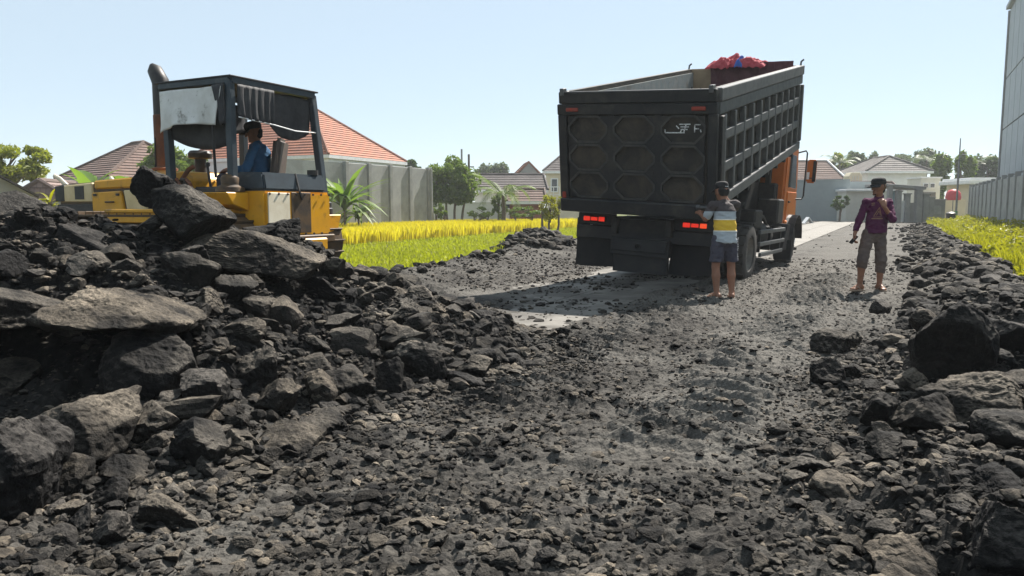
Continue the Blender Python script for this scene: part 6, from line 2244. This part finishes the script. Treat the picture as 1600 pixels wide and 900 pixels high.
# bent dark sheet by the grey wall
sh0 = P(1262, 345, 52)
so_ = tag(MB().prism([(-.32, 0), (0, .42), (.32, 0), (.25, 0), (0, .34), (-.25, 0)], 'y', -.3, .3).build("bent_sheet", "trim_white", loc=(sh0.x, sh0.y, gz_(sh0.x, sh0.y))), "small bent sheet standing like a tent before blue grey wall", "sheet")


# ------------------------------------------------------------------ plants
def leaf_mesh(name, pts, size, rng, up=.3, asp=.45):
    """leaf-sized folded rhombs at the points"""
    n = len(pts)
    Rm = rand_rot(n, rng)
    sz = size * rng.uniform(.6, 1.35, n)
    L0 = np.array([[0, -.5, 0], [asp * .5, .05, .10], [0, .55, .0], [-asp * .5, .05, .10]])
    V = np.einsum('nij,kj->nki', Rm, L0) * sz[:, None, None] + pts[:, None, :]
    i = (np.arange(n) * 4)[:, None]
    F_ = np.concatenate([i + np.array([[0, 1, 2]]), i + np.array([[0, 2, 3]])])
    return np_mesh(name, V.reshape(-1, 3), F_, tint=np.repeat(rng.uniform(0, 1, n), 4))


def crown_pts(n, c, rad, rng, clumps=26, cr=.30):
    """points in clumps spread through an ellipsoid"""
    d = rng.normal(size=(clumps, 3))
    d /= np.linalg.norm(d, axis=1)[:, None]
    d *= rng.uniform(.35, .95, clumps)[:, None] ** .6
    w = rng.uniform(.6, 1.3, clumps)
    k = rng.integers(0, clumps, n)
    g = rng.normal(size=(n, 3))
    g /= np.linalg.norm(g, axis=1)[:, None]
    g *= (rng.uniform(0, 1, n) ** .4)[:, None]
    q = d[k] + g * (cr * w[k])[:, None]
    return q * np.array(rad) + np.array(c)


_ts = [100]


def tree(name, label, px0, px1, py0, py1, Y, mat, n=5000, leaf=.22, trunk_py=345, stems=1, clumps=26, cat="tree", group=None, cr=.30, depth=None):
    _ts[0] += 1
    rng = np.random.default_rng(_ts[0])
    a, b = P(px0, py1, Y), P(px1, py0, Y)
    c = v3((a.x + b.x) / 2, Y, (a.z + b.z) / 2)
    rad = v3((b.x - a.x) / 2, depth or (b.x - a.x) / 2, (b.z - a.z) / 2)
    g = gz_(c[0], Y)
    root = tag(empty(name, (c[0], Y, g)), label, cat, group)
    o_ = v3(c[0], Y, g)
    for k in range(stems):
        dx = 0 if stems == 1 else (k / (stems - 1) - .5) * rad[0] * 1.0
        top = v3(dx * 1.4 + rng.uniform(-.1, .1) * rad[0], rng.uniform(-.2, .2) * rad[1], c[2] - g + rad[2] * .2)
        bs = v3(dx * .8, rng.uniform(-.15, .15) * rad[1], -.3)
        r0 = .05 + .03 * float(top[2]) / max(1, stems ** .5)
        m = MB().tube([bs, lerp(bs, top, .4) + v3(rng.uniform(-.1, .1), 0, 0), lerp(bs, top, .75), top], [r0, r0 * .8, r0 * .6, r0 * .3], 8)
        for j in range(4):
            e = c - o_ + rng.uniform(-.7, .7, 3) * rad
            st0 = lerp(bs, top, rng.uniform(.45, .85))
            m.tube([st0, lerp(st0, e, .5) + v3(0, 0, .05 * rad[2]), e], [r0 * .45, r0 * .3, r0 * .1], 6)
        m.build("trunk", "bark", root, smooth=True)
    pts = crown_pts(n, c - o_, rad, rng, clumps, cr)
    pts = pts[pts[:, 2] > .02]
    obj("crown", leaf_mesh("crown", pts, leaf, rng), mat, root)
    return root


tree("mango_tree", "round dense green tree right of the pale panel wall", 668, 742, 250, 326, 52, "leaf_mid", 11000, .26, stems=4, clumps=46, cr=.34)
tree("leafy_tree", "bushy yellow green tree at the left picture edge", -60, 72, 222, 292, 38, "leaf_yellow", 6500, .26, clumps=34, cr=.26)
tree("leafy_tree", "green tree seen between exhaust stack and canopy posts", 225, 312, 230, 290, 44, "leaf_mid", 3500, .28)
tree("shrub", "rounded light green bush beside the truck tailgate", 838, 882, 302, 343, 42, "leaf_weed", 2200, .13, stems=3, clumps=18, cat="bush")
tree("shrub", "vine covered dark green trunk below the palm crown", 766, 792, 300, 340, 50, "leaf_mid", 1500, .16, cat="bush", clumps=14)
for k, (x0, x1, y0, y1, lb_) in enumerate(((732, 772, 322, 342, "low green shrub between the mango tree and the palm"), (795, 842, 322, 342, "low green shrub between the palm and the light green bush"), (676, 700, 318, 342, "small shrub under the left of the mango tree"))):
    tree("shrub", lb_, x0, x1, y0, y1, 48, "leaf_mid", 900, .15, stems=2, clumps=12, cat="bush")
far = [(405 + 225, 655, 254, 285, 75, "dark far tree top just above the pale panel wall", "leaf_dark"), (742, 772, 252, 300, 110, "pale far tree behind the utility pole", "leaf_far"), (765, 800, 252, 300, 105, "pale far tree behind the palm", "leaf_far"),
       (1296, 1322, 240, 285, 100, "yellowish far tree above the brown tiled roof", "leaf_yellow"), (1318, 1352, 238, 280, 105, "grey green far tree behind the cream stair head", "leaf_far"), (1350, 1378, 242, 275, 120, "far tree at the left end of the grey hip roof", "leaf_far"),
       (1424, 1462, 236, 275, 110, "far tree at the right end of the grey hip roof", "leaf_far"), (1455, 1488, 238, 312, 78, "tall green tree left of the thin pole", "leaf_mid"), (1488, 1522, 236, 310, 80, "tall green tree right of the thin pole", "leaf_mid"),
       (1520, 1566, 240, 300, 95, "dark tree behind the white canopy house", "leaf_dark"), (1380, 1420, 240, 262, 130, "faint far tree behind the grey roof's ridge", "leaf_far"), (1245, 1262, 252, 285, 100, "small far tree beside the truck mirror", "leaf_far")]
for x0, x1, y0, y1, Y, lb_, mt in far:
    tree("far_tree", lb_, x0, x1, y0, y1, Y, mt, 2600, .48, clumps=22, group="trees in the far background", cr=.34)
tree("shrub", "small green bush growing against the blue grey wall", 1298, 1328, 306, 328, 56, "leaf_dark", 1100, .17, clumps=14, cat="bush")


def frond(root, base_p, azi, length, droop, nl, lw_, ll, mat, up=1.0, rng=RNG):
    """feather leaf: arching rib with leaflets"""
    m = MB()
    d = v3(math.cos(azi), math.sin(azi), 0)
    sd = v3(-d[1], d[0], 0)
    V, Fc = [], []
    pts = []
    for i in range(9):
        t = i / 8
        pts.append(base_p + d * length * t * (.95 - .25 * t * droop) + v3(0, 0, length * (up * t - droop * t * t)))
    m.tube(pts, [.03 * (1 - .8 * i / 8) for i in range(9)], 5)
    for i in range(nl):
        t = .15 + .85 * i / (nl - 1)
        f_i = t * 8
        j = min(7, int(f_i))
        p = lerp(pts[j], pts[j + 1], f_i - j)
        tg = (pts[j + 1] - pts[j]) / np.linalg.norm(pts[j + 1] - pts[j])
        for s in (-1, 1):
            ln_ = ll * (1 - .55 * abs(t - .45)) * rng.uniform(.8, 1.1)
            e = p + (sd * s * .75 + tg * .65 + v3(0, 0, -.30)) * ln_
            w = tg * lw_ / 2
            m.add([p - w, p + w, lerp(p, e, .6) + w * .8, e, lerp(p, e, .6) - w * .8], [(0, 1, 2, 3, 4)])
    o = m.build("frond", mat, root)
    a = o.data.attributes.new("tint", 'FLOAT', 'POINT')
    a.data.foreach_set("value", np.clip(rng.normal(.5, .25, len(o.data.vertices)), 0, 1).astype(np.float32))
    return o


def palm(label, px, pyc, Y, length, n, mat, trunk=True):
    c = P(px, pyc, Y)
    g = gz_(c.x, Y)
    root = tag(empty("palm_tree", (c.x, Y, g)), label, "palm")
    if trunk:
        MB().tube([(0, 0, -.3), (.05, 0, (c.z - g) * .5), (0, 0, c.z - g)], [.16, .13, .11], 10).build("trunk", "bark", root, smooth=True)
    for k in range(n):
        frond(root, v3(0, 0, c.z - g), 2 * math.pi * k / n + random.uniform(-.3, .3), length * random.uniform(.75, 1.1), random.uniform(.45, 1.0), 22, .05, length * .30, mat, random.uniform(.5, 1.1))
    return root


palm("young palm with arching fronds in front of the low dark roof", 786, 306, 49, 2.3, 12, "leaf_mid")
palm("far coconut palm above the grey hip roof", 1448, 250, 100, 3.0, 11, "leaf_far")
palm("far coconut palm right of the tall thin pole", 1520, 258, 95, 3.2, 11, "leaf_far")
palm("far coconut palm left of the cream stair head", 1312, 256, 98, 3.0, 11, "leaf_far")


def broad_leaf(root, base_p, azi, length, width, up, droop, mat, fold=.25, tint=.6, rng=RNG):
    """long blade with a midrib fold, arching out from base_p"""
    d = v3(math.cos(azi), math.sin(azi), 0)
    sd = v3(-d[1], d[0], 0)
    V, Fc = [], []
    nn = 9
    for i in range(nn):
        t = i / (nn - 1)
        p = np.array(base_p) + d * length * (t * .55 + .35 * t * t) + v3(0, 0, length * (up * t - droop * t ** 2.4))
        w = width * math.sin(math.pi * min(1, .06 + .94 * t) ** .75) * .5 + .004
        rag = 1 + rng.uniform(-.12, .12)
        V += [p - sd * w * rag + v3(0, 0, fold * w), p, p + sd * w * rag + v3(0, 0, fold * w)]
    for i in range(nn - 1):
        a = 3 * i
        Fc += [(a, a + 1, a + 4, a + 3), (a + 1, a + 2, a + 5, a + 4)]
    m = MB().add(V, Fc)
    o = m.build("leaf", mat, root, smooth='all')
    at = o.data.attributes.new("tint", 'FLOAT', 'POINT')
    at.data.foreach_set("value", np.full(len(o.data.vertices), tint, np.float32))
    return o


def leafy_plant(name, label, px, py, Y, n, length, width, mat, h0=0.0, up=(.6, 1.1), droop=(.3, .8), cat="plant", stem=.06):
    b = P(px, py, Y)
    g = gz_(b.x, Y)
    root = tag(empty(name, (b.x, Y, g)), label, cat)
    hh = max(.15, b.z - g)
    MB().tube([(0, 0, -.2), (0, 0, hh)], [stem, stem * .7], 8).build("stem", "leaf_banana" if False else "bark", root, smooth=True)
    for k in range(n):
        broad_leaf(root, v3(0, 0, hh * random.uniform(.75, 1.0)), 2.4 * k + random.uniform(-.3, .3), length * random.uniform(.7, 1.1), width * random.uniform(.8, 1.15), random.uniform(*up), random.uniform(*droop), mat, tint=random.random())
    return root


leafy_plant("strap_leaf_plant", "tall dense strap leaved plant right of the bulldozer's rear post", 538, 318, 37, 46, 2.5, .30, "leaf_banana", up=(.45, 1.0), droop=(.15, .8))
leafy_plant("strap_leaf_plant", "strap leaved plant seen between the bulldozer's rear posts", 492, 306, 39, 34, 2.3, .28, "leaf_banana", up=(.45, 1.0), droop=(.2, .8))
leafy_plant("strap_leaf_plant", "lower strap leaved plant in front of the pale panel wall", 560, 335, 38, 26, 1.8, .24, "leaf_mid", up=(.3, .9), droop=(.3, .9))
leafy_plant("banana_plant", "banana plant with upright leaf behind the bulldozer's hood", 142, 288, 19, 7, 1.05, .30, "leaf_banana", up=(.6, 1.1), droop=(.2, .6), stem=.10)
leafy_plant("banana_plant", "banana plant with drooping leaves left of the exhaust stack", 200, 280, 19, 8, 1.05, .26, "leaf_banana", up=(.3, .8), droop=(.3, .8), stem=.10)
leafy_plant("banana_plant", "banana plant behind the air cleaner", 300, 282, 20, 7, 1.0, .26, "leaf_banana", up=(.3, .8), droop=(.4, .8), stem=.10)
leafy_plant("strap_leaf_plant", "grassy clump left of the bulldozer's nose", 78, 315, 16, 16, .55, .06, "leaf_weed", up=(.4, 1.0), droop=(.3, .9))

# weeds between the right bank and the fence
rng = np.random.default_rng(77)
n = 62000
s = rng.uniform(10.3, 60, n)
t = rng.uniform(1.7, 4.4, n)
keep = rng.uniform(0, 1, n) < np.clip(18 / s, .12, 1)
s, t = s[keep], t[keep]
x, y = ts(s, t)
edge = masks(x, y)[4]
hgt = (.30 + .34 * np.clip(n2(x, y, .9, 3, 71) + .35, 0, 1.2) + .18 * sstep(2.6, 4.2, t)) * edge
ok = edge > .12
x, y, hgt = x[ok], y[ok], hgt[ok]
z = H(x, y, False) + hgt * rng.uniform(0, 1, len(x)) ** .55
me = leaf_mesh("roadside_weeds", np.stack([x, y, z], 1), .15, rng, asp=.38)
tag(obj("roadside_weeds", me, "leaf_weed"), "bright yellow green weeds growing between the rubble and the fence", "weeds", kind="stuff")
nb_ = 16000
s = rng.uniform(10.3, 40, nb_)
t = rng.uniform(1.8, 3.6, nb_)
x, y = ts(s, t)
ok = masks(x, y)[4] > .15
x, y = x[ok], y[ok]
blades("roadside_grass", x, y, H(x, y, False), rng.uniform(.2, .6, len(x)), .02, "leaf_weed", "thin yellowing grass stalks among the roadside weeds", "grass", .5, rng)

# ------------------------------------------------------------------ the bright hazy air between here and the far houses
m, nt, b_ = new_mat("haze_air")
nt.nodes.remove(b_)
pv = N(nt, "ShaderNodeVolumePrincipled")
pv.inputs["Color"].default_value = (.93, .97, 1.0, 1)
pv.inputs["Density"].default_value = .0007
pv.inputs["Anisotropy"].default_value = .2
nt.links.new(pv.outputs[0], nt.nodes["Material Output"].inputs["Volume"])
MATS["haze_air"] = m
hz = MB().box((0, 190, 7.0), (700, 520, 18.0)).build("haze", "haze_air")
tag(hz, "bright thin haze softening the far houses and trees", "haze", kind="stuff")
